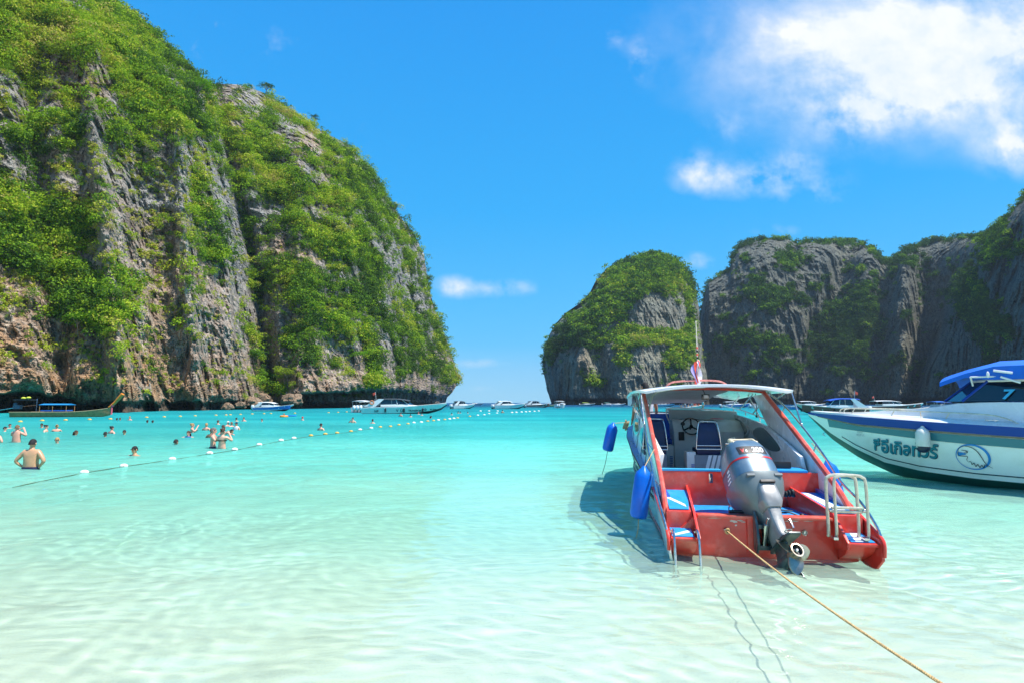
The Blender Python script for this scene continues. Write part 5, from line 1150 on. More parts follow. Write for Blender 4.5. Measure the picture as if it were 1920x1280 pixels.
    for i in range(48):
        a = 2 * math.pi * i / 48; wd_ = .10 + .06 * math.cos(a - .5); V += [E2(a, 1.0), E2(a, 1.0 - wd_)]
    F = [(2 * i, 2 * i + 1, (2 * i + 3) % 96, (2 * i + 2) % 96) for i in range(48)]
    eb = MB().add(V, F); em = eb.build('emblem', pmat('emblem_blue', (.01, .22, .60), .35), T)
    def curve(pts, w, mat, nm):
        P = catmull([(a, b, 0) for a, b in pts], 5); V = []; n = len(P)
        for i, p in enumerate(P):
            t = (P[min(i + 1, n - 1)] - P[max(i - 1, 0)]).normalized(); nn = Vector((-t.y, t.x, 0)); ww = w * (.35 + .65 * math.sin(math.pi * i / (n - 1)))
            for sg in (-1, 1):
                q = p + nn * ww * sg; V.append(on_hull(yc - q.x * RX, zc_ + q.y * RZ, .010))
        MB().add(V, [(2 * i, 2 * i + 1, 2 * i + 3, 2 * i + 2) for i in range(n - 1)]).build(nm, mat, em)
    ink = pmat('emblem_ink', (.01, .02, .03), .5)
    curve([(-.80, .45), (-.70, .66), (-.40, .82), (.0, .74), (.30, .45), (.48, .05), (.62, -.35), (.80, -.62), (1.02, -.78)], .028, ink, 'emblem_line')
    curve([(-.80, .45), (-.84, .25), (-.84, .05), (-.72, .02), (-.50, .02), (-.30, .0), (-.38, -.25), (-.30, -.42)], .024, ink, 'emblem_line')
    zz = [(-.30, -.42), (-.16, -.36), (-.12, -.62), (.02, -.44), (.08, -.76), (.22, -.52), (.30, -.82), (.44, -.56), (.52, -.82), (.60, -.52), (.78, -.70)]
    for a, b in zip(zz[:-1], zz[1:]): curve([a, ((a[0] + b[0]) / 2, (a[1] + b[1]) / 2), b], .024, ink, 'emblem_line')
    curve([(-.62, .50), (-.45, .46), (-.28, .42), (-.30, .30), (-.48, .32)], .035, ink, 'emblem_line')
    MB().add([on_hull(yc - a * RX, zc_ + b * RZ, .009) for a, b in ((-.84, .34), (-.62, .30), (-.34, .24), (-.40, .14), (-.62, .10), (-.80, .0), (-.88, .16))], [tuple(range(7))]).build('emblem_beak', pmat('emblem_blue', (.01, .22, .60), .35), em)
    # bow eye and anchor line
    MB().tube([(0, 10.75, 1.02), (0, 10.86, .96), (0, 10.80, .90)], .012, 6, 4).build('bow_eye', chrome, T, smooth=True)
    MT = Matrix.Translation(O) @ Matrix.Rotation(-yaw, 4, 'Z')
    q = MT @ Vector((-(sx(8.3, 1.0) + .17), 8.3, .98))
    fender('fender', q, .42, .135, pmat('off_white_vinyl', (.76, .73, .66), .45, noise=.05, dirt=(.4, .36, .28), dirtamt=.3), (0, R(2), 0), 'white fender with dark cap hanging from the blue striped white boat', capmat=pmat('fender_navy', (.01, .015, .05), .4), line_to=MT @ Vector((-1.14, 8.35, sh(8.3) + .22)), tail=0)
    return T
white_cruiser()
# ------------------------------------------------------------------ boats farther out
def small_boat(label, px, Y, L, beam, yaw_deg, hullc, stripec=None, canopy=None, glass=True, engines=2, arch=None, z_off=0, cat='speedboat', flagc=None, canopy_h=1.9, text=None, cano_span=(.12, .55), lifering=False, group='speedboats anchored in the bay', cabin=True, fenders=0, text2=None):
    X = col_x(px, Y); T = empty('speedboat', (X, Y, z_off), -R(yaw_deg)); tag(T, label, cat, group)
    k = beam / 2; hm = pmat('paint_%d_%d_%d' % tuple(int(c * 100) for c in hullc), hullc, .25, coat=.5, noise=.04, nscale=1.5)
    fb = .95 * beam / 2.6
    st = [(0, -.3, k * .85, .05, k * .97, fb * .85), (L * .4, -.3, k * .85, .08, k, fb * .95), (L * .65, -.2, k * .68, .22, k * .95, fb * 1.1), (L * .82, .1, k * .4, .5, k * .68, fb * 1.27), (L * .93, .55, k * .16, .9, k * .34, fb * 1.4), (L, 1.15 * fb, .02, 1.3 * fb, .05, fb * 1.5)]
    hull, f, sx = build_hull(T, st, hm, pmat('dark_boot', (.03, .03, .035), .5), 16)
    sh = lambda y: f(y)[4]
    if stripec:
        sm = pmat('stripe_%d_%d_%d' % tuple(int(c * 100) for c in stripec), stripec, .3, coat=.4, noise=.1)
        for s in (-1, 1): side_band(f, sx, .1, L * .93, lambda y: .22 + .45 * (sh(y) - .2) * .4, lambda y: sh(y) - .10, s, .01, 12).build('side_stripe', sm, T)
    r = []
    for y in np.linspace(L * .5, L * .995, 8):
        x1 = f(y)[3]; z = sh(y); r.append([(-x1, y, z), (0, y, z + .12 * (1 - y / L) + .05), (x1, y, z), (x1 * .9, y, z - .06), (-x1 * .9, y, z - .06)])
    MB().loft(r).build('foredeck', white, T, smooth=True)
    MB().box((0, L * .26, .42), (beam * .86, L * .5, .06)).build('floor', greyf, T)
    for s in (-1, 1): MB().loft([[(s * f(y)[3], y, sh(y) + .02), (s * (f(y)[3] - .15), y, sh(y) + .02), (s * (f(y)[3] - .15), y, sh(y) - .15), (s * f(y)[3], y, sh(y) - .10)] for y in np.linspace(0, L * .55, 8)]).build('gunwale', white, T)
    if cabin:
        zb = fb * 1.0; r = []; r2 = []
        for y, h, w in ((L * .22, .30, .80), (L * .40, .36, .82), (L * .54, .34, .74), (L * .68, .12, .52), (L * .76, .02, .3)): r.append([(-k * w - .05, y, zb), (-k * w, y, zb + h), (k * w, y, zb + h), (k * w + .05, y, zb)])
        MB().loft(r).build('cabin', white, T, smooth=True, autos=28)
        if glass:
            tb = [(-k * .80, L * .22), (-k * .82, L * .42), (-k * .70, L * .55), (0, L * .60), (k * .70, L * .55), (k * .82, L * .42), (k * .80, L * .22)]; tt = [(-k * .72, L * .22), (-k * .72, L * .40), (-k * .6, L * .47), (0, L * .50), (k * .6, L * .47), (k * .72, L * .40), (k * .72, L * .22)]
            A_ = [(x, y, zb + .31) for x, y in tb]; B_ = [(x, y, canopy_h - .12) for x, y in tt]; q = MB(); q.loft([A_, B_], False, False); q.loft([[(x * .97, y, z) for x, y, z in A_], [(x * .97, y, z) for x, y, z in B_]], False, False); q.build('windscreen', tintb, T)
            for i in (1, 2, 4, 5): MB().tube([A_[i], B_[i]], .04, 6).build('pillar', white, T)
    if canopy:
        cm = pmat('canopy_%d_%d_%d' % tuple(int(c * 100) for c in canopy), canopy, .6, noise=.08); y0, y1 = L * cano_span[0], L * cano_span[1]
        r = []
        for u in np.linspace(0, 1, 7):
            y = y0 + (y1 - y0) * u; z = canopy_h + .12 * math.sin(math.pi * min(1, u * .9 + .1)) - .22 * max(0, u - .75) * 3; r.append([(x * k * .84, y, z - .12 * abs(x) ** 3) for x in np.linspace(-1, 1, 7)] + [(x * k * .84, y, z - .06 - .12 * abs(x) ** 3) for x in np.linspace(1, -1, 7)])
        MB().loft(r).build('canopy', cm, T, smooth=True, autos=50)
        for s in (-1, 1):
            for y in (y0 + .1, (y0 + y1) / 2): MB().tube([(s * k * .80, y, fb), (s * k * .80, y, canopy_h - .05)], .03, 6).build('post', chrome, T)
    if arch:
        for s in (-1, 1): MB().slab([(s * k * .9, L * .02, fb), (s * k * .9, L * .16, fb), (s * k * .86, L * .26, canopy_h), (s * k * .86, L * .20, canopy_h + .05)], (-s * .08, 0, 0)).build('arch_panel', pmat('archp_%d' % int(arch[0] * 100), arch, .4), T)
    for i in range(engines):
        x = (i - (engines - 1) / 2) * .62
        e = MB().loft([superring(x, -.42, z, hx, hy, 3, 12) for z, hx, hy in ((.45, .16, .2), (.6, .24, .32), (.85, .26, .36), (1.15, .24, .32), (1.3, .15, .2))]).build('outboard_motor', pmat('motor_white', (.72, .76, .80), .3, coat=.4), T, smooth=True)
        MB().box((x, -.42, .1), (.12, .25, .8)).build('leg', gearm, e)
    if flagc:
        fl = MB().tube([(0, L * .15, canopy_h), (0, L * .15 - .15, canopy_h + 1.2)], .025, 6).build('flagpole', white, T)
        MB().slab([(0, L * .15 - .12, canopy_h + .7), (0, L * .15 - .15, canopy_h + 1.15), (.05, L * .15 - .6, canopy_h + .95), (0, L * .15 - .5, canopy_h + .55)], (.02, 0, 0)).build('flag', pmat('flag_red', (.62, .06, .04), .8), T)
    if lifering:
        M_ = Matrix.Translation((k * .98, L * .12, canopy_h - .55)) @ Matrix.Rotation(R(90), 4, 'Y')
        for s in (1,): MB().tube([(.30 * math.cos(a), .30 * math.sin(a), 0) for a in np.linspace(0, 6.283, 17)[:-1]], .09, 8, closed=True, M=M_).build('life_ring', pmat('life_ring_orange', (.7, .25, .12), .5), T, smooth=True)
    for i in range(fenders):
        y = L * (.28 + .22 * i); MB().lathe([(.05, -.35), (.13, -.28), (.14, 0), (.13, .25), (.04, .36)], 10, Matrix.Translation((sx(y, .7) + .16, y, .55))).lathe([(.05, -.35), (.13, -.28), (.14, 0), (.13, .25), (.04, .36)], 10, Matrix.Translation((-(sx(y, .7) + .16), y, .55))).build('fender', blackg, T, smooth=True)
    if text:
        for (tx, y0, z0, size, shear) in text:
            v, fc = text_mesh(tx, size, shear, .012); s = 1
            MB().add([(sx(y0 + p.x, z0 + p.y) + .05, y0 + p.x, z0 + p.y) for p in v], fc).build('lettering', pmat('lettering_dark', (.01, .05, .06), .5), T)
    return T
# bow to the right, side to us: yaw 90 turns the bow to +X, so starboard faces the beach
W_ = (.74, .76, .74)
small_boat('long white passenger speedboat with dark windows and orange life ring lying off the cave', 752, 94, 13.6, 3.2, 90 - 4, (.66, .72, .66), None, (.05, .055, .06), True, 0, (.75, .76, .75), canopy_h=2.35, cano_span=(.14, .56), lifering=True, flagc=True,
           text=[('V', 5.7, .30, .62, 0), ('Ü', 6.4, .30, .62, 0), ('TRANSPORT', 8.6, .36, .40, 0), ('169', 2.3, .26, .52, .1), ('ⓢ', 10.2, .5, .45, 0), ('SEA TOUR', 11.4, .62, .22, .2)], fenders=3).location.x = -24.4
small_boat('small speedboat seen from astern with blue fenders and three white motors', 672, 104, 8.5, 2.9, 4, W_, None, (.78, .78, .78), False, 3, None, canopy_h=2.1, cano_span=(.02, .5), fenders=1)
small_boat('blue and white speedboat with orange stern stripe under the bush at the rocks', 478, 122, 8.2, 2.6, 88, W_, (.03, .16, .55), (.75, .76, .76), True, 1, (.75, .76, .75), canopy_h=1.85)
small_boat('white speedboat with dark canopy just off the headland point', 848, 170, 7.5, 2.8, 60, W_, None, (.08, .09, .11), True, 2, (.75, .76, .75), canopy_h=2.2)
small_boat('white launch speeding past the point on the open sea', 880, 420, 10, 3, 88, W_, None, None, True, 0, canopy_h=1.8)
small_boat('white triple engine speedboat, leftmost of three moored off the islet', 926, 165, 9.6, 3.1, 74, W_, None, (.8, .8, .79), True, 3, (.75, .76, .75), canopy_h=2.2)
small_boat('white and rust striped speedboat with black canopy before the open gap', 985, 205, 9.5, 3.1, 78, W_, (.30, .09, .06), (.04, .05, .07), True, 3, (.75, .76, .75), canopy_h=2.3)
small_boat('grey topped speedboat seen from astern below the left foot of the islet', 1047, 190, 8.6, 3.2, 14, (.6, .62, .62), None, (.55, .56, .56), False, 2, None, canopy_h=2.3, cano_span=(.0, .55))
small_boat('green skiff with yellow side at the foot of the islet', 1018, 250, 10, 2.4, 86, (.08, .34, .26), (.55, .42, .05), None, False, 0, cat='boat', cabin=False)
small_boat('small boat with green cover near the islet cave', 1088, 330, 9, 2.6, 80, (.12, .42, .40), None, (.45, .62, .10), False, 1, canopy_h=1.8, cat='boat')
small_boat('tiny white boat at the left of the islet cave mouth', 1130, 340, 8, 2.6, 84, W_, None, (.12, .3, .25), False, 1, canopy_h=1.8, cat='boat')
small_boat('tiny white boat trailing foam by the islet cave', 1145, 300, 8, 2.6, 84, W_, None, None, True, 1, canopy_h=1.6, cat='boat')
small_boat('pale blue tour boat far behind the windscreen of the red speedboat', 1222, 260, 11, 3, 86, (.30, .48, .60), None, (.2, .35, .55), True, 0, canopy_h=2.2)
small_boat('blue and white speedboat seen between the canopy struts', 1352, 210, 11, 3, 87, W_, (.03, .16, .5), (.55, .62, .66), True, 2, canopy_h=2.1)
small_boat('white open boat with raised bow seen between the canopy struts', 1408, 190, 8, 2.6, 60, W_, None, None, True, 1, canopy_h=1.8)
small_boat('low bright blue boat right of the white canopy', 1478, 150, 9, 2.6, 92, (.02, .20, .50), None, None, False, 0, cabin=False, cat='boat')
small_boat('white tour boat behind the low blue boat', 1490, 190, 12, 3, 88, W_, (.35, .06, .04), (.7, .7, .7), True, 0, canopy_h=2.2)
small_boat('tan and red speedboat with blue canvas top and two white motors', 1622, 86, 9.8, 3.0, -82, (.55, .52, .42), (.32, .06, .04), (.004, .07, .42), True, 2, (.75, .76, .75), canopy_h=2.35, flagc=True, fenders=2)
small_boat('long red and white speedboat behind the bow rail of the white boat', 1624, 138, 14.5, 3.1, 86, W_, (.36, .05, .035), (.75, .76, .76), True, 0, canopy_h=2.2, flagc=True)
small_boat('blue topped boat partly behind the cabin of the large white boat', 1738, 120, 9, 3, 80, (.10, .2, .45), None, (.01, .12, .5), False, 0, canopy_h=2.0)
# boat full of people seen over the bow of the red speedboat
PB = small_boat('pale open tour boat crowded with passengers beyond the red speedboat', 1252, 108, 7.2, 2.6, 84, (.45, .58, .58), None, None, False, 0, cabin=False, cat='boat')
# ------------------------------------------------------------------ longtail boat
def longtail():
    Y0 = 72.0; T = empty('longtail_boat', (col_x(24, Y0), Y0, 0), R(-84)); tag(T, 'wooden longtail boat with blue awning and tall orange prow below the cliff', 'boat')
    wood = pmat('weathered_wood', (.48, .25, .10), .7, noise=.25, nscale=3, dirt=(.22, .13, .06), dirtamt=.5); L = 11.6
    rings = []
    for u in np.linspace(0, 1, 18):
        y = L * u; w = .85 * math.sin(math.pi * (.16 + .84 * u)) ** .75 if u < 1 else .04; w = max(w, .05); top = .62 + .25 * (1 - u) ** 6 * 0 + 1.15 * max(0, u - .55) ** 1.9 * 2.0; bot = -.30 + 1.5 * max(0, u - .72) ** 1.6 * 2.6
        rings.append([(-w, y, top), (-w * .72, y, bot + (top - bot) * .35), (0, y, bot), (w * .72, y, bot + (top - bot) * .35), (w, y, top), (w * .88, y, top - .02), (w * .6, y, bot + .25 + .1), (0, y, bot + .30), (-w * .6, y, bot + .35), (-w * .88, y, top - .02)])
    MB().loft(rings).build('hull', wood, T, smooth=True)
    for s in (-1, 1): MB().tube([(s * r[4][0] * 1.01, r[4][1], r[4][2]) for r in rings], .045, 6).build('gunwale', pmat('pale_wood', (.42, .33, .18), .7, noise=.2), T, smooth=True)
    MB().tube([(0, L - .2, 1.20), (0, L + .4, 1.75), (0, L + 1.3, 2.9)], [.20, .24, .30], 8, 4, flat=.7).build('prow', pmat('orange_varnish', (.85, .24, .02), .4, noise=.12), T, smooth=True)
    MB().tube([(0, L + .1, 1.45), (0, L + .28, 1.5)], .22, 8).tube([(.05, L + .15, 1.4), (.06, L + .15, .3)], .10, 6).build('prow_ribbons', pmat('pink_cloth', (.75, .12, .16), .8), T, smooth=True)
    MB().loft([[(-.85, 3.6, 1.55), (0, 3.6, 1.68), (.85, 3.6, 1.55), (.85, 3.6, 1.50), (-.85, 3.6, 1.50)], [(-.85, 6.9, 1.55), (0, 6.9, 1.68), (.85, 6.9, 1.55), (.85, 6.9, 1.50), (-.85, 6.9, 1.50)]]).build('awning', pmat('awning_blue', (.01, .24, .55), .6), T)
    for s in (-1, 1):
        for y in (3.7, 5.2, 6.8): MB().tube([(s * .8, y, .6), (s * .8, y, 1.52)], .03, 6).build('post', wood, T)
    MB().box((0, 5.2, .80), (1.5, 2.9, .14)).build('seats', pmat('seat_cloth_blue', (.02, .12, .5), .7), T, bevel=.03)
    m = MB().box((0, .6, 1.25), (.5, .8, .5)).ball((.1, .4, 1.6), .22, 8, 6).tube([(0, 2.8, .7), (0, 2.8, 2.3)], .05, 6).build('engine', pmat('engine_dark_blue', (.05, .09, .14), .5, noise=.4), T, bevel=.03)
    MB().tube([(0, .2, 1.15), (0, -4.6, .35)], .05, 8).build('propeller_shaft', chrome, T, smooth=True)
    MB().tube([(0, 1.0, 1.3), (0, 2.7, 1.5)], .035, 6).build('tiller', chrome, T, smooth=True)
    for x, z in ((-.15, 2.35), (.3, 2.40)): MB().ball((x, 1.4 + x * 2, z), (.22, .28, .16), 8, 6).build('life_vest', pmat('vest_yellow', (.55, .6, .05), .7), T, smooth=True)
    MB().box((0, 1.4, 2.15), (1.2, 2.0, .10)).build('stern_shelf', pmat('dark_cloth', (.02, .03, .04), .8), T)
longtail()
# ------------------------------------------------------------------ floats and their lines
def water_ball(name, px, py, r, mat, label, grp, cat='float', squash=.7):
    p = at_z(px, py, 0.02); b = MB().loft([superring(0, 0, z * r * .62, q * r, q * r * squash, 2.2, 14) for z, q in ((-1, .35), (-.8, .75), (-.3, .98), (.2, 1), (.7, .78), (1, .35))])
    o = b.build(name, mat, None, smooth=True); o.location = p; o.rotation_euler = (0, 0, R(20)); tag(o, label, cat, grp); return o
wfl = pmat('float_white', (.78, .76, .68), .5, noise=.06, dirt=(.35, .36, .15), dirtamt=.6, dirtscale=9); yfl = pmat('float_yellow', (.70, .42, .06), .5, noise=.15, nscale=12, dirt=(.4, .3, .1), dirtamt=.5)
ORD = 'first second third fourth fifth sixth seventh eighth ninth tenth eleventh twelfth thirteenth fourteenth fifteenth sixteenth seventeenth eighteenth nineteenth twentieth'.split()
def ordw(n): return ORD[n] if n < 20 else ('twenty-' + ORD[n - 20] if n < 29 else ('thirtieth' if n == 29 else 'thirty-' + ORD[n - 30]))
near = [(158, 885, 0), (232, 873, 0), (323, 860, 0), (393, 849, 0), (440, 842, 0), (486, 833, 0), (527, 825, 0), (551, 821, 0), (583, 816, 1), (610, 813, 1), (632, 811, 1), (658, 808, 1), (675, 805, 0), (696, 802, 0), (713, 800, 1), (732, 799, 1), (748, 796, 1), (765, 794, 1), (776, 792, 0), (790, 791, 0), (802, 789, 1), (813, 788, 1), (822, 787, 0), (834, 786, 1), (843, 785, 0), (851, 784, 0), (858, 783, 1), (881, 780, 1), (896, 778, 0), (908, 777, 0), (917, 775, 0), (932, 774, 0)]
for i, (x, y, k) in enumerate(near):
    Y = at_z(x, y).y; r = min(.19, .080 + Y * .0016)
    water_ball('float', x, y, r * (1 if not k else .9), yfl if k else wfl, '%s float %s along the near swim line, counted from the left' % ('yellow' if k else 'white', ordw(i)), 'floats on the near swim line')
far = [(38, 790), (79, 788), (123, 787), (168, 786), (207, 785), (275, 782), (308, 781), (338, 780), (366, 779), (405, 778), (424, 777.6), (432, 777), (451, 776.4), (473, 775.6), (495, 775), (508, 774.6), (553, 774), (616, 773), (634, 772.4), (650, 771.6)]
for i, (x, y) in enumerate(far): water_ball('float', x, y, .19, yfl, 'small yellow float, %s from the left along the far swim line' % ordw(i), 'floats on the far swim line')
whites = [(901, 770), (917, 770), (933, 770), (960, 773), (968, 772.6), (978, 772), (986, 771.6), (993, 771), (1002, 770.6), (1010, 770)]
for i, (x, y) in enumerate(whites): water_ball('float', x, y, .26, wfl, 'tiny pale float, %s from the left in the farthest line before the moored boats' % ordw(i), 'floats in the farthest line')
lp = [(24, 913), (60, 905), (105, 896)] + [(x, y + 1) for x, y, k in near[:14]]
ln_ = MB().tube([at_z(x, y, .012) for x, y in lp], .010, 6, 5).build('swim_line', pmat('green_weedy_rope', (.07, .11, .06), .8, noise=.3), None, smooth=True); tag(ln_, 'dark weedy rope joining the white floats on the left', 'rope')

# ------------------------------------------------------------------ boulders at the foot of the headland and single trees that stand out
def boulder(px, py, r, label, seed):
    rg = random.Random(seed); p = at_z(px, 768, 0); b = MB(); b.ball((0, 0, 0), (r * 1.25, r, r * .85), 22, 14)
    Vn = np.array(b.v); q = Vn / r; k = 1 + .5 * fbm(q[:, 0] * 1.3 + seed, q[:, 1] * 1.3, q[:, 2] * 1.3, 4, seed) + .22 * fbm(q[:, 0] * 4, q[:, 1] * 4, q[:, 2] * 4, 3, seed + 2)
    b.v = [tuple(v) for v in (Vn * k[:, None])]
    a, bz = tan2(px, py); s_ = surf_at(px, 752); Y = float(s_[1]) - 4.0; o = b.build('boulder', CLIFF_MAT, None, smooth=True, autos=30)
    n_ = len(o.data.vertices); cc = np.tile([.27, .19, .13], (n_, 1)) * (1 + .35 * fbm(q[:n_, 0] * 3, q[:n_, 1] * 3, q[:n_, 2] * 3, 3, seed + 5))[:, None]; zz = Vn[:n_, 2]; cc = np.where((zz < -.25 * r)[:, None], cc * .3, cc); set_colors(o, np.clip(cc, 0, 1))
    o.location = (a * Y, Y, max(CAM_H + bz * Y, r * .25)); tag(o, label, 'rock', 'brown boulders at the foot of the headland')
for k, (px, py, r, lb) in enumerate(((470, 755, 2.2, 'rounded brown boulder left of the blue and white speedboat'), (492, 750, 2.4, 'brown boulder behind the stern of the blue and white speedboat'), (514, 752, 2.0, 'low brown boulder behind the cabin of the blue and white speedboat'), (547, 751, 2.5, 'pale brown boulder at the left lip of the sea cave'), (556, 761, 1.5, 'small wet boulder at the mouth of the sea cave'), (447, 760, 1.6, 'small dark boulder by the shaded rock left of the bush'), (425, 764, 1.3, 'smallest dark boulder at the foot of the wall'))): boulder(px, py, r, lb, 11 + k)
bark = pmat('grey_bark', (.16, .13, .10), .9, noise=.3, bump=.4)
def single_tree(px, py, h, label, tint, seed, spread=1.0):
    p = Vector([float(q) for q in surf_at(px, py)]); p.y -= 1.0; T = empty('tree', p); tag(T, label, 'tree', 'single trees standing out from the jungle of the headland')
    rg = np.random.default_rng(seed); tr = MB(); lean = Vector((rg.normal(0, .15) + .12, -.25, 1)).normalized(); top = lean * h * .62
    tr.tube([(0, .6, -.6), tuple(top * .45 + Vector((.1, 0, 0))), tuple(top)], [.028 * h, .022 * h, .016 * h], 7, 4)
    tips = []
    for k in range(6):
        a = k * 1.05 + rg.random(); e = top + Vector((math.cos(a), math.sin(a) * .8, .35 + .5 * rg.random())) * h * .26 * spread; tr.tube([tuple(top * (.65 + .3 * rg.random())), tuple((top + e) / 2 + Vector((0, 0, .02 * h))), tuple(e)], [.013 * h, .009 * h, .005 * h], 6, 3); tips.append(e)
    tr.build('trunk', bark, T, smooth=True); V = []; F = []; n = 0
    for e in tips + [top + Vector((0, 0, h * .2))]:
        v, f = bush_quads(rg, 170, .11, 5); r_ = h * .19 * spread * (.8 + .5 * rg.random()); V.append(v * np.array([r_, r_, r_ * .75]) + np.array(e)); F.append(f + n); n += len(v)
    o = mesh_np('crown', np.concatenate(V), np.concatenate(F), leaf_tree_mat(tint), False, T); a_ = o.data.attributes.new('leaf_rand', 'FLOAT', 'POINT'); a_.data.foreach_set('value', np.repeat(rg.random(n // 4), 4).astype(np.float32))
LT = {}
def leaf_tree_mat(c):
    if c in LT: return LT[c]
    m = bpy.data.materials.new('tree_leaves'); m.use_nodes = True; t = m.node_tree; t.nodes.clear(); o = N(t, 'ShaderNodeOutputMaterial'); at2 = N(t, 'ShaderNodeAttribute'); at2.attribute_name = 'leaf_rand'
    col = mixc(t, at2.outputs['Fac'], tuple(x * .7 for x in c), tuple(x * 1.35 for x in c)); d = N(t, 'ShaderNodeBsdfDiffuse'); tr = N(t, 'ShaderNodeBsdfTranslucent'); lk(t, col, d.inputs[0]); lk(t, mixc(t, 1.0, col, (1.3, 1.5, .5), 'MULTIPLY'), tr.inputs[0])
    mx = N(t, 'ShaderNodeMixShader'); mx.inputs[0].default_value = .32; lk(t, d.outputs[0], mx.inputs[1]); lk(t, tr.outputs[0], mx.inputs[2]); lk(t, mx.outputs[0], o.inputs[0]); LT[c] = m; return m
BR, MD, DK, YL = (.13, .27, .02), (.075, .16, .022), (.04, .085, .022), (.24, .31, .03)
for k, (px, py, h, lb, tn, sp) in enumerate(((738, 412, 8, 'dark leaning tree standing against the sky halfway down the ridge', DK, 1.0), (768, 452, 7, 'dark feathery tree on the ridge below the leaning one', DK, 1.0), (500, 186, 7, 'round dark tree on the top of the second hump', DK, 1.1), (590, 240, 6, 'small dark tree on the upper ridge against the sky', DK, 1.0),
     (370, 198, 7, 'bright green tree in the gully between the two humps', BR, 1.2), (505, 742, 7, 'bright green tree hanging over the boulders by the sea', BR, 1.5), (540, 728, 6, 'yellowish green tree over the boulders, right of the bright one', YL, 1.5), (478, 700, 7, 'dark green tree in the shaded cleft above the boulders', MD, 1.3),
     (836, 712, 9, 'bright green tree at the foot of the outer point', BR, 1.4), (150, 630, 4, 'lone bright tree on the ledge above the orange wall', BR, 1.3), (675, 690, 6, 'bright green tree above the long sea cave', BR, 1.4), (640, 345, 6, 'yellow green tree on the middle of the second hump', YL, 1.2))): single_tree(px, py, h, lb, tn, 40 + k, sp)
# ------------------------------------------------------------------ people
def skin_mat():
    m = bpy.data.materials.new('skin'); m.use_nodes = True; t = m.node_tree; b = t.nodes['Principled BSDF']
    oi = N(t, 'ShaderNodeObjectInfo'); tc = N(t, 'ShaderNodeTexCoord'); nz = N(t, 'ShaderNodeTexNoise'); nz.inputs['Scale'].default_value = 9; lk(t, tc.outputs['Object'], nz.inputs[0])
    c = mixc(t, 1.0, oi.outputs['Color'], mixc(t, nz.outputs[0], (.86, .80, .78), (1.1, 1.06, 1.04)), 'MULTIPLY'); lk(t, c, b.inputs['Base Color']); b.inputs['Roughness'].default_value = .38
    b.inputs['Subsurface Weight'].default_value = .08; b.inputs['Subsurface Radius'].default_value = (.02, .008, .004); return m
SKIN = skin_mat()
def cloth_mat():
    m = bpy.data.materials.new('dyed_cloth'); m.use_nodes = True; t = m.node_tree; b = t.nodes['Principled BSDF']
    oi = N(t, 'ShaderNodeObjectInfo'); tc = N(t, 'ShaderNodeTexCoord'); nz = N(t, 'ShaderNodeTexNoise'); nz.inputs['Scale'].default_value = 30; lk(t, tc.outputs['Object'], nz.inputs[0])
    c = mixc(t, 1.0, oi.outputs['Color'], mixc(t, nz.outputs[0], (.7, .7, .7), (1.2, 1.2, 1.2)), 'MULTIPLY'); lk(t, c, b.inputs['Base Color']); b.inputs['Roughness'].default_value = .8; return m
CLOTH = cloth_mat()
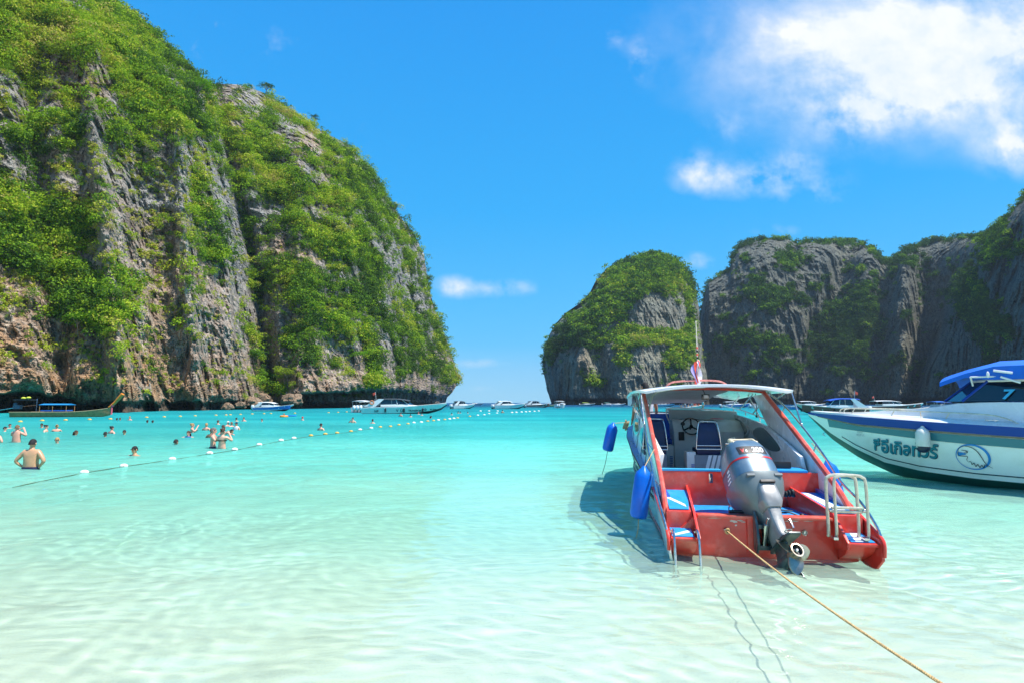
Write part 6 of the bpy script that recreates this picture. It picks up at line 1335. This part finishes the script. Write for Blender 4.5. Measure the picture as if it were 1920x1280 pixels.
# skeleton, metres above the feet of a 1.72 m adult facing +Y: joints, links, radii
def body_mesh(pose, fat=1.0):
    J = {'pelvis': ((0, 0, .95), (.165, .115)), 'waist': ((0, .0, 1.08), (.150, .105)), 'chest': ((0, .005, 1.27), (.170, .115)), 'neckb': ((0, -.01, 1.44), (.085, .070)), 'neck': ((0, .0, 1.50), (.056, .056)), 'head0': ((0, .015, 1.565), (.070, .080)), 'head1': ((0, .015, 1.64), (.080, .098)), 'head2': ((0, .0, 1.71), (.060, .075))}
    E = [('pelvis', 'waist'), ('waist', 'chest'), ('chest', 'neckb'), ('neckb', 'neck'), ('neck', 'head0'), ('head0', 'head1'), ('head1', 'head2')]
    arms = {'down': ((.30, .0, 1.15), (.33, .04, .90)), 'hips': ((.36, -.06, 1.14), (.20, .02, .97)), 'raised': ((.33, .14, 1.24), (.10, .28, 1.52)), 'spread': ((.46, .10, 1.32), (.66, .26, 1.30)), 'fold': ((.27, .12, 1.20), (.05, .26, 1.30)), 'hold': ((.28, .20, 1.25), (.22, .44, 1.33))}
    pr, plf = pose if isinstance(pose, tuple) else (pose, pose)
    for s, n_, pz in ((1, 'r', pr), (-1, 'l', plf)):
        el, wr = arms[pz]
        J['sh' + n_] = ((s * .175, -.01, 1.395), (.070, .066)); J['el' + n_] = ((s * el[0], el[1], el[2]), (.047, .047)); J['wr' + n_] = ((s * wr[0], wr[1], wr[2]), (.031, .028))
        d = (Vector(wr) - Vector(el)).normalized(); d = Vector((d.x * s, d.y, d.z)); w = Vector((s * wr[0], wr[1], wr[2]))
        side = d.cross(Vector((0, 0, 1))); side = side.normalized() if side.length > .1 else Vector((1, 0, 0))
        J['palm' + n_] = (tuple(w + d * .07), (.040, .020)); E += [('chest', 'sh' + n_), ('sh' + n_, 'el' + n_), ('el' + n_, 'wr' + n_), ('wr' + n_, 'palm' + n_)]
        for k, (o, ln) in enumerate(((-.028, .075), (-.009, .088), (.010, .082), (.028, .062))):
            J['f%d%s' % (k, n_)] = (tuple(w + d * (.085 + ln) + side * o + Vector((0, 0, -.012))), (.0085, .0085)); J['g%d%s' % (k, n_)] = (tuple(w + d * .095 + side * o * .9), (.011, .011)); E += [('palm' + n_, 'g%d%s' % (k, n_)), ('g%d%s' % (k, n_), 'f%d%s' % (k, n_))]
        J['th' + n_] = (tuple(w + d * .075 - side * .055), (.010, .010)); E += [('wr' + n_, 'th' + n_)]
        J['hip' + n_] = ((s * .10, 0, .88), (.105, .10)); J['kn' + n_] = ((s * .115, .02, .50), (.060, .062)); J['an' + n_] = ((s * .12, -.01, .09), (.038, .042)); J['toe' + n_] = ((s * .13, .15, .03), (.040, .026))
        E += [('pelvis', 'hip' + n_), ('hip' + n_, 'kn' + n_), ('kn' + n_, 'an' + n_), ('an' + n_, 'toe' + n_)]
    names = list(J); me = bpy.data.meshes.new('body'); me.from_pydata([J[n][0] for n in names], [(names.index(a), names.index(b)) for a, b in E], [])
    o = bpy.data.objects.new('body_build', me); COL.objects.link(o); o.modifiers.new('s', 'SKIN').use_smooth_shade = True
    for i, n in enumerate(names):
        r_ = J[n][1]; f_ = fat if n in ('pelvis', 'waist', 'chest') or n[:2] in ('sh', 'el') else 1
        me.skin_vertices[0].data[i].radius = (r_[0] * f_, r_[1] * f_); me.skin_vertices[0].data[i].use_root = (n == 'pelvis')
    sd = o.modifiers.new('d', 'SUBSURF'); sd.levels = 1; sd.render_levels = 1
    res = bpy.data.meshes.new_from_object(o.evaluated_get(bpy.context.evaluated_depsgraph_get())); bpy.data.objects.remove(o)
    # face: nose, brow, chin and ears grown into the same mesh
    bm = bmesh.new(); bm.from_mesh(res)
    def blob(c, r, seg=8):
        g = bmesh.ops.create_icosphere(bm, subdivisions=2, radius=1.0)
        for v in g['verts']: v.co = Vector((c[0] + v.co.x * r[0], c[1] + v.co.y * r[1], c[2] + v.co.z * r[2]))
    blob((0, .095, 1.60), (.014, .026, .026)); blob((0, .078, 1.545), (.035, .026, .022)); blob((0, .085, 1.572), (.024, .014, .008)); blob((0, .075, 1.642), (.058, .028, .018))
    for s in (-1, 1): blob((s * .083, .0, 1.605), (.014, .022, .032)); blob((s * .032, .088, 1.622), (.012, .008, .008))
    for f in bm.faces: f.smooth = True
    bm.to_mesh(res); bm.free(); res.materials.append(SKIN); res.name = 'person_body'; return res
BODIES = {}
def get_body(pose, fat):
    k = (pose, fat)
    if k not in BODIES: BODIES[k] = body_mesh(pose, fat)
    return BODIES[k]
def hair_mesh(kind):
    b = MB()
    if kind == 'bald': return None
    ex = {'short': 0, 'bun': 1, 'long': 2, 'cap': 0, 'hat': 0}[kind]
    R_ = []
    for i in range(9):
        a = math.pi * .5 * (1 - i / 8) * 1.0 + .04
        for_ = []
        R_.append([(.086 * math.sin(a) * math.cos(q), -.005 + .108 * math.sin(a) * math.sin(q), 1.645 + .098 * math.cos(a) - (.055 if math.sin(q) < .1 else -.005) * math.sin(a) ** 3) for q in np.linspace(0, 2 * math.pi, 17)[:-1]])
    b.loft(R_)
    if ex == 1: b.ball((0, -.10, 1.70), (.045, .045, .045), 10, 8)
    if ex == 2: b.loft([[(x * w, -.07 - .01 * k - .02 * (abs(x) < .6), z) for x in (-1, -.5, 0, .5, 1)] + [(x * w, -.11 - .01 * k, z) for x in (1, .5, 0, -.5, -1)] for k, (z, w) in enumerate(((1.66, .075), (1.56, .080), (1.46, .085), (1.38, .06)))])
    if kind == 'cap': b.slab([(.06, .08, 1.66), (-.06, .08, 1.66), (-.045, .17, 1.645), (.045, .17, 1.645)], (0, 0, .012))
    if kind == 'hat': b.lathe([(.16, 1.665), (.165, 1.675), (.09, 1.69)], 16)
    o = b.build('hair', CLOTH, None, smooth=True, autos=60); me = o.data; bpy.data.objects.remove(o); return me
HAIRS = {k: hair_mesh(k) for k in ('short', 'bun', 'long', 'cap', 'hat')}
def part_mesh(fn, name):
    o = fn().build(name, CLOTH, None, smooth=True, autos=60); me = o.data; bpy.data.objects.remove(o); return me
TRUNKS = part_mesh(lambda: MB().loft([superring(0, 0, z, hx, hy, 2.4, 20) for z, hx, hy in ((.72, .20, .125), (.80, .205, .135), (.90, .188, .135), (.985, .172, .125))]), 'trunks')
STRAP = part_mesh(lambda: MB().loft([superring(0, .003, z, .182, .128, 2.3, 24) for z in (1.245, 1.275)], caps=False), 'bikini')
SHIRT = part_mesh(lambda: MB().loft([superring(0, .0, z, hx, hy, 2.5, 20) for z, hx, hy in ((.92, .19, .14), (1.1, .185, .135), (1.3, .21, .145), (1.40, .215, .11), (1.46, .11, .085))]), 'shirt')
SHADES = part_mesh(lambda: MB().box((0, .100, 1.622), (.125, .016, .030)).box((.066, .05, 1.628), (.008, .10, .010)).box((-.066, .05, 1.628), (.008, .10, .010)), 'sunglasses')
SK = {'fair': (.70, .42, .29, 1), 'mid': (.60, .34, .19, 1), 'tan': (.42, .20, .11, 1), 'pink': (.74, .38, .27, 1)}
HC = {'black': (.012, .010, .010, 1), 'brown': (.06, .03, .015, 1), 'blond': (.42, .24, .09, 1), 'grey': (.18, .15, .13, 1), 'red': (.45, .02, .02, 1), 'white': (.75, .75, .72, 1), 'navy': (.02, .03, .08, 1), 'wood': (.18, .10, .05, 1)}
def person(label, loc, depth, face, pose='down', skin='fair', hair='short', hc='black', wear=(), fat=1.0, group='bathers standing and swimming in the bay', scale=1.0):
    """depth: how much of the 1.72 m body is below loc; face: heading in degrees, 0 looks away from the beach"""
    T = empty('person', loc, R(-face)); T.scale = (scale,) * 3; tag(T, label, 'person', group)
    def put(name, me, col):
        o = bpy.data.objects.new(name, me); o.location = (0, 0, -depth); o.color = col; link(o, T); return o
    put('body', get_body(pose, fat), SK[skin])
    if hair in HAIRS: put('hair', HAIRS[hair], HC[hc])
    for w in wear:
        if w[0] == 'trunks': put('trunks', TRUNKS, w[1]); T.children[-1].scale = (fat, fat, 1)
        if w[0] == 'bikini': put('bikini', STRAP, w[1])
        if w[0] == 'shirt': put('shirt', SHIRT, w[1])
        if w[0] == 'shades': put('sunglasses', SHADES, (.01, .01, .012, 1))
    return T
NV = (.01, .015, .06, 1); BK = (.01, .01, .012, 1)
ST, SHO, CHE, HEA = .93, 1.36, 1.20, 1.46      # water at the hips, shoulders, chest, neck
PEOPLE = [
 ('heavy bare-backed man in dark trunks standing with hands on hips', 57, 878, .93, -8, 'hips', 'mid', 'short', 'black', [('trunks', NV)], 1.12),
 ('person cut by the left edge of the photo with a bent bare arm', -14, 868, .90, 30, 'hips', 'pink', 'short', 'brown', [], 1.0),
 ('bare shoulder just inside the left edge behind the bent arm', -9, 829, 1.10, 0, 'hips', 'pink', 'short', 'brown', [], 1.0),
 ('broad-backed man holding something up to his face, short brown hair', 30, 828, .96, 0, 'raised', 'pink', 'short', 'wood', [], 1.15),
 ('dark-haired head showing just above the man with raised hands', 32, 805, 1.40, 150, 'down', 'tan', 'short', 'black', [], 1),
 ('dark-haired swimmer in cap nearest the left edge', 9, 808, HEA - .02, 60, 'down', 'fair', 'short', 'black', [], 1),
 ('small brown-haired head above the dark-haired swimmer at the left edge', 18, 802, 1.42, 120, 'down', 'pink', 'short', 'brown', [], 1),
 ('black-haired head left of the woman with wet dark hair', 78, 801, 1.42, 160, 'down', 'tan', 'short', 'black', [], 1),
 ('woman with wet dark hair and bare shoulders turned sideways', 86, 809, 1.30, 70, 'down', 'fair', 'bun', 'black', [], 1),
 ('blond woman with hair pinned up, shoulders out of the water', 106, 808, 1.30, -40, 'fold', 'pink', 'bun', 'blond', [], 1),
 ('swimmer with long wet brown hair seen from the side', 142, 815, 1.47, 80, 'down', 'tan', 'long', 'brown', [], 1),
 ('fair-haired swimmer with sunglasses, head only, left of centre', 107, 830, 1.48, 170, 'down', 'fair', 'short', 'blond', [('shades',)], 1),
 ('woman with high black bun and bare shoulders', 209, 812, 1.30, 20, 'down', 'pink', 'bun', 'black', [], 1),
 ('black-haired head in front of the woman with high bun', 197, 818, 1.47, 0, 'spread', 'tan', 'short', 'black', [], 1),
 ('dark-haired swimmer with sunglasses, arms spread under water', 233, 814, 1.47, 165, 'spread', 'mid', 'short', 'black', [('shades',)], 1),
 ('man with sunglasses and wet shoulders looking at the beach', 252, 853, 1.42, 200, 'spread', 'mid', 'short', 'black', [('shades',)], 1.05),
 ('tiny dark head, leftmost of a pair near the far swim line', 219, 787, 1.50, 0, 'down', 'tan', 'short', 'black', [], 1),
 ('tiny brown head, right one of the pair near the far swim line', 225, 787, 1.48, 0, 'down', 'pink', 'short', 'brown', [], 1),
 ('tiny pink-shouldered swimmer below the prow of the longtail boat', 243, 787, 1.34, 180, 'down', 'pink', 'short', 'blond', [], 1),
 ('tiny dark head, left one of two right of the longtail boat', 276, 792, 1.48, 0, 'down', 'tan', 'short', 'black', [], 1),
 ('tiny dark head, right one of two right of the longtail boat', 286, 792, 1.50, 0, 'down', 'tan', 'short', 'black', [], 1),
 ('blond woman with bare back lifting one arm to her hair', 360, 810, 1.18, 60, ('raised', 'fold'), 'pink', 'bun', 'blond', [], 1),
 ('dark-haired swimmer in blue top stretching both arms sideways', 353, 819, 1.40, 180, 'spread', 'pink', 'long', 'brown', [('shirt', (.01, .08, .3, 1))], 1),
 ('black-haired head floating alone left of the standing couple', 329.5, 832, 1.52, 20, 'down', 'tan', 'short', 'black', [], 1),
 ('fair-haired bather with bare shoulders seen from behind', 386.5, 806, 1.26, 0, 'down', 'pink', 'short', 'blond', [], 1),
 ('standing bald-browed man with hand at his mouth, left of the couple', 399, 839, .93, 70, 'fold', 'pink', 'short', 'grey', [('trunks', NV)], 1.0),
 ('standing woman in bikini seen from behind, hands raised to her face', 416, 840, .95, 8, 'raised', 'fair', 'bun', 'brown', [('bikini', BK)], 1.0),
 ('dark head just behind the standing man of the couple', 396, 820, 1.25, 0, 'down', 'tan', 'short', 'brown', [], 1),
 ('brown-haired head and neck above the crowd, topmost of the group', 408.5, 795, 1.38, 20, 'down', 'fair', 'short', 'brown', [], 1),
 ('dark-haired bather between the couple and the white cap', 418, 806, 1.38, 40, 'down', 'mid', 'short', 'brown', [], 1),
 ('bather with a white cap in the middle of the group', 427, 798, 1.35, 100, 'down', 'pink', 'cap', 'white', [], 1),
 ('reddish brown head right of the white cap', 434, 799, 1.38, -60, 'down', 'pink', 'short', 'wood', [], 1),
 ('bather in a dark cap and white shirt at the right of the group', 443, 805, 1.22, 200, 'down', 'mid', 'cap', 'navy', [('shirt', (.7, .7, .7, 1))], 1),
 ('woman with headband reaching right in the middle of the group', 419, 814, 1.28, 180, ('fold', 'spread'), 'pink', 'short', 'brown', [], 1),
 ('dark-haired head turned away right of the standing woman', 434, 813, 1.46, 90, 'down', 'mid', 'long', 'black', [], 1),
 ('black-haired bather, left of two small ones behind the group', 443, 789, 1.38, 0, 'down', 'mid', 'short', 'black', [], 1),
 ('pink-shouldered bather, right of two small ones behind the group', 457, 789, 1.34, 180, 'down', 'pink', 'short', 'brown', [], 1),
 ('lone brown head between the group and the orange float ring', 491, 790, 1.46, 180, 'down', 'pink', 'short', 'brown', [], 1),
 ('bather in a straw hat inside an orange swim ring', 532.5, 781, 1.30, 0, 'down', 'pink', 'hat', 'blond', [], 1),
 ('bather with a red cap right of the orange swim ring', 567, 787, 1.36, 30, 'down', 'pink', 'cap', 'red', [], 1),
 ('black-haired bather alone with bare shoulders beside the yellow floats', 601.5, 806, 1.28, 20, 'down', 'fair', 'short', 'black', [], 1),
 ('dark-haired woman with raised hand in front of the boat with blue fenders', 661.5, 792, 1.24, 180, ('raised', 'down'), 'fair', 'short', 'black', [], 1),
 ('black-haired bather right of the woman with raised hand', 698.5, 793, 1.36, 0, 'down', 'fair', 'short', 'black', [], 1),
 ('brown-haired bather below the middle of the long white boat', 751, 780, 1.22, 20, 'down', 'pink', 'short', 'brown', [], 1),
 ('black-haired swimmer right of the brown-haired one at the long white boat', 769.5, 781, 1.36, 0, 'down', 'fair', 'short', 'black', [], 1),
 ('bather in a red cap touching the hull of the long white boat', 784.5, 776, 1.36, 0, 'down', 'pink', 'cap', 'red', [], 1),
 ('dark-haired bather beside the red cap at the long white boat', 790.5, 778, 1.36, 0, 'down', 'pink', 'short', 'black', [], 1),
 ('black wet head below the bow of the long white boat', 808, 783.5, 1.44, 40, 'down', 'tan', 'long', 'black', [], 1),
 ('swimmer stretching an arm right of the bow of the long white boat', 847, 777, 1.40, 0, ('down', 'spread'), 'fair', 'short', 'black', [], 1),
 ('dark head, left one of a pair off the headland point', 859, 774, 1.36, 0, 'down', 'tan', 'short', 'black', [], 1),
 ('dark head, right one of a pair off the headland point', 863, 774, 1.40, 0, 'down', 'tan', 'short', 'black', [], 1),
 ('pale swimmer farthest right of the headland point', 877, 774.5, 1.42, 0, 'down', 'fair', 'short', 'brown', [], 1),
 ('swimmer among the farthest floats before the triple engine boat', 942, 773.5, 1.18, 0, 'down', 'mid', 'short', 'black', [], 1)]
for (lb, px, py, dep, fc, ps, sk_, hr, hc, wr, ft) in PEOPLE:
    p = at_z(px, py, 0.0); person(lb, p, dep, fc, ps, sk_, hr, hc, wr, ft)
# swim ring and mat
def ring(px, py, col, label, flat=False):
    p = at_z(px, py, .08)
    if flat: o = MB().box((0, 0, 0), (1.5, .7, .14)).build('swim_mat', pmat('mat_blue', col, .5), None, bevel=.05)
    else: o = MB().tube([(.36 * math.cos(a), .36 * math.sin(a), 0) for a in np.linspace(0, 6.283, 21)[:-1]], .15, 10, closed=True).build('swim_ring', pmat('ring_orange', col, .5), None, smooth=True)
    o.location = p; tag(o, label, 'swim ring' if not flat else 'air mattress'); return o
ring(532.5, 780, (.80, .28, .03), 'orange swim ring round the bather in a straw hat'); ring(544, 778.5, (.02, .25, .75), 'blue air mattress floating right of the orange swim ring', True)
# man at the bow of the red boat, and crew and passengers of others
pb = BM @ Vector((-.74, 7.0, 1.10)); person('man in a white shirt standing at the bow, his dark head above the canopy', pb, .55, -20, ('down', 'down'), 'tan', 'short', 'black', [('shirt', (.62, .62, .66, 1)), ('trunks', (.02, .025, .05, 1))], 1.0, 'people aboard boats')
lab = ['dark blue shirted passenger, leftmost in the crowded tour boat', 'passenger in a pale top, second from left in the crowded tour boat', 'passenger in a navy shirt in the middle of the crowded tour boat', 'passenger in a white shirt right of the navy one in the crowded tour boat', 'passenger in a red life vest in the crowded tour boat', 'second red vested passenger right of the first in the crowded tour boat', 'passenger in a turquoise shirt, rightmost in the crowded tour boat']
cols = [(.02, .04, .16, 1), (.5, .5, .5, 1), (.01, .02, .10, 1), (.6, .6, .62, 1), (.5, .05, .05, 1), (.55, .10, .05, 1), (.10, .5, .55, 1)]
for i, px in enumerate((1277, 1284, 1290, 1297, 1303, 1310, 1318)):
    q = at_y(px, 760, 107.5 + (i % 3) * .4); person(lab[i], Vector((q.x, q.y, .45)), 0, 40 * i, 'fold' if i % 2 else 'down', 'tan' if i % 2 else 'mid', 'short', 'black', [('shirt', cols[i])], 1.0, 'people aboard boats')
# ------------------------------------------------------------------ air
def haze():
    m = bpy.data.materials.new('sea_haze'); m.use_nodes = True; t = m.node_tree; t.nodes.clear()
    o = N(t, 'ShaderNodeOutputMaterial'); v = N(t, 'ShaderNodeVolumePrincipled'); v.inputs['Color'].default_value = (.62, .80, .95, 1); v.inputs['Density'].default_value = .00010; v.inputs['Anisotropy'].default_value = .1
    lk(t, v.outputs[0], o.inputs['Volume'])
    b = MB().box((0, 0, 104), (8300, 8300, 272)).build('haze', m, None); tag(b, 'thin pale sea haze over the bay', None, kind='stuff')
haze()
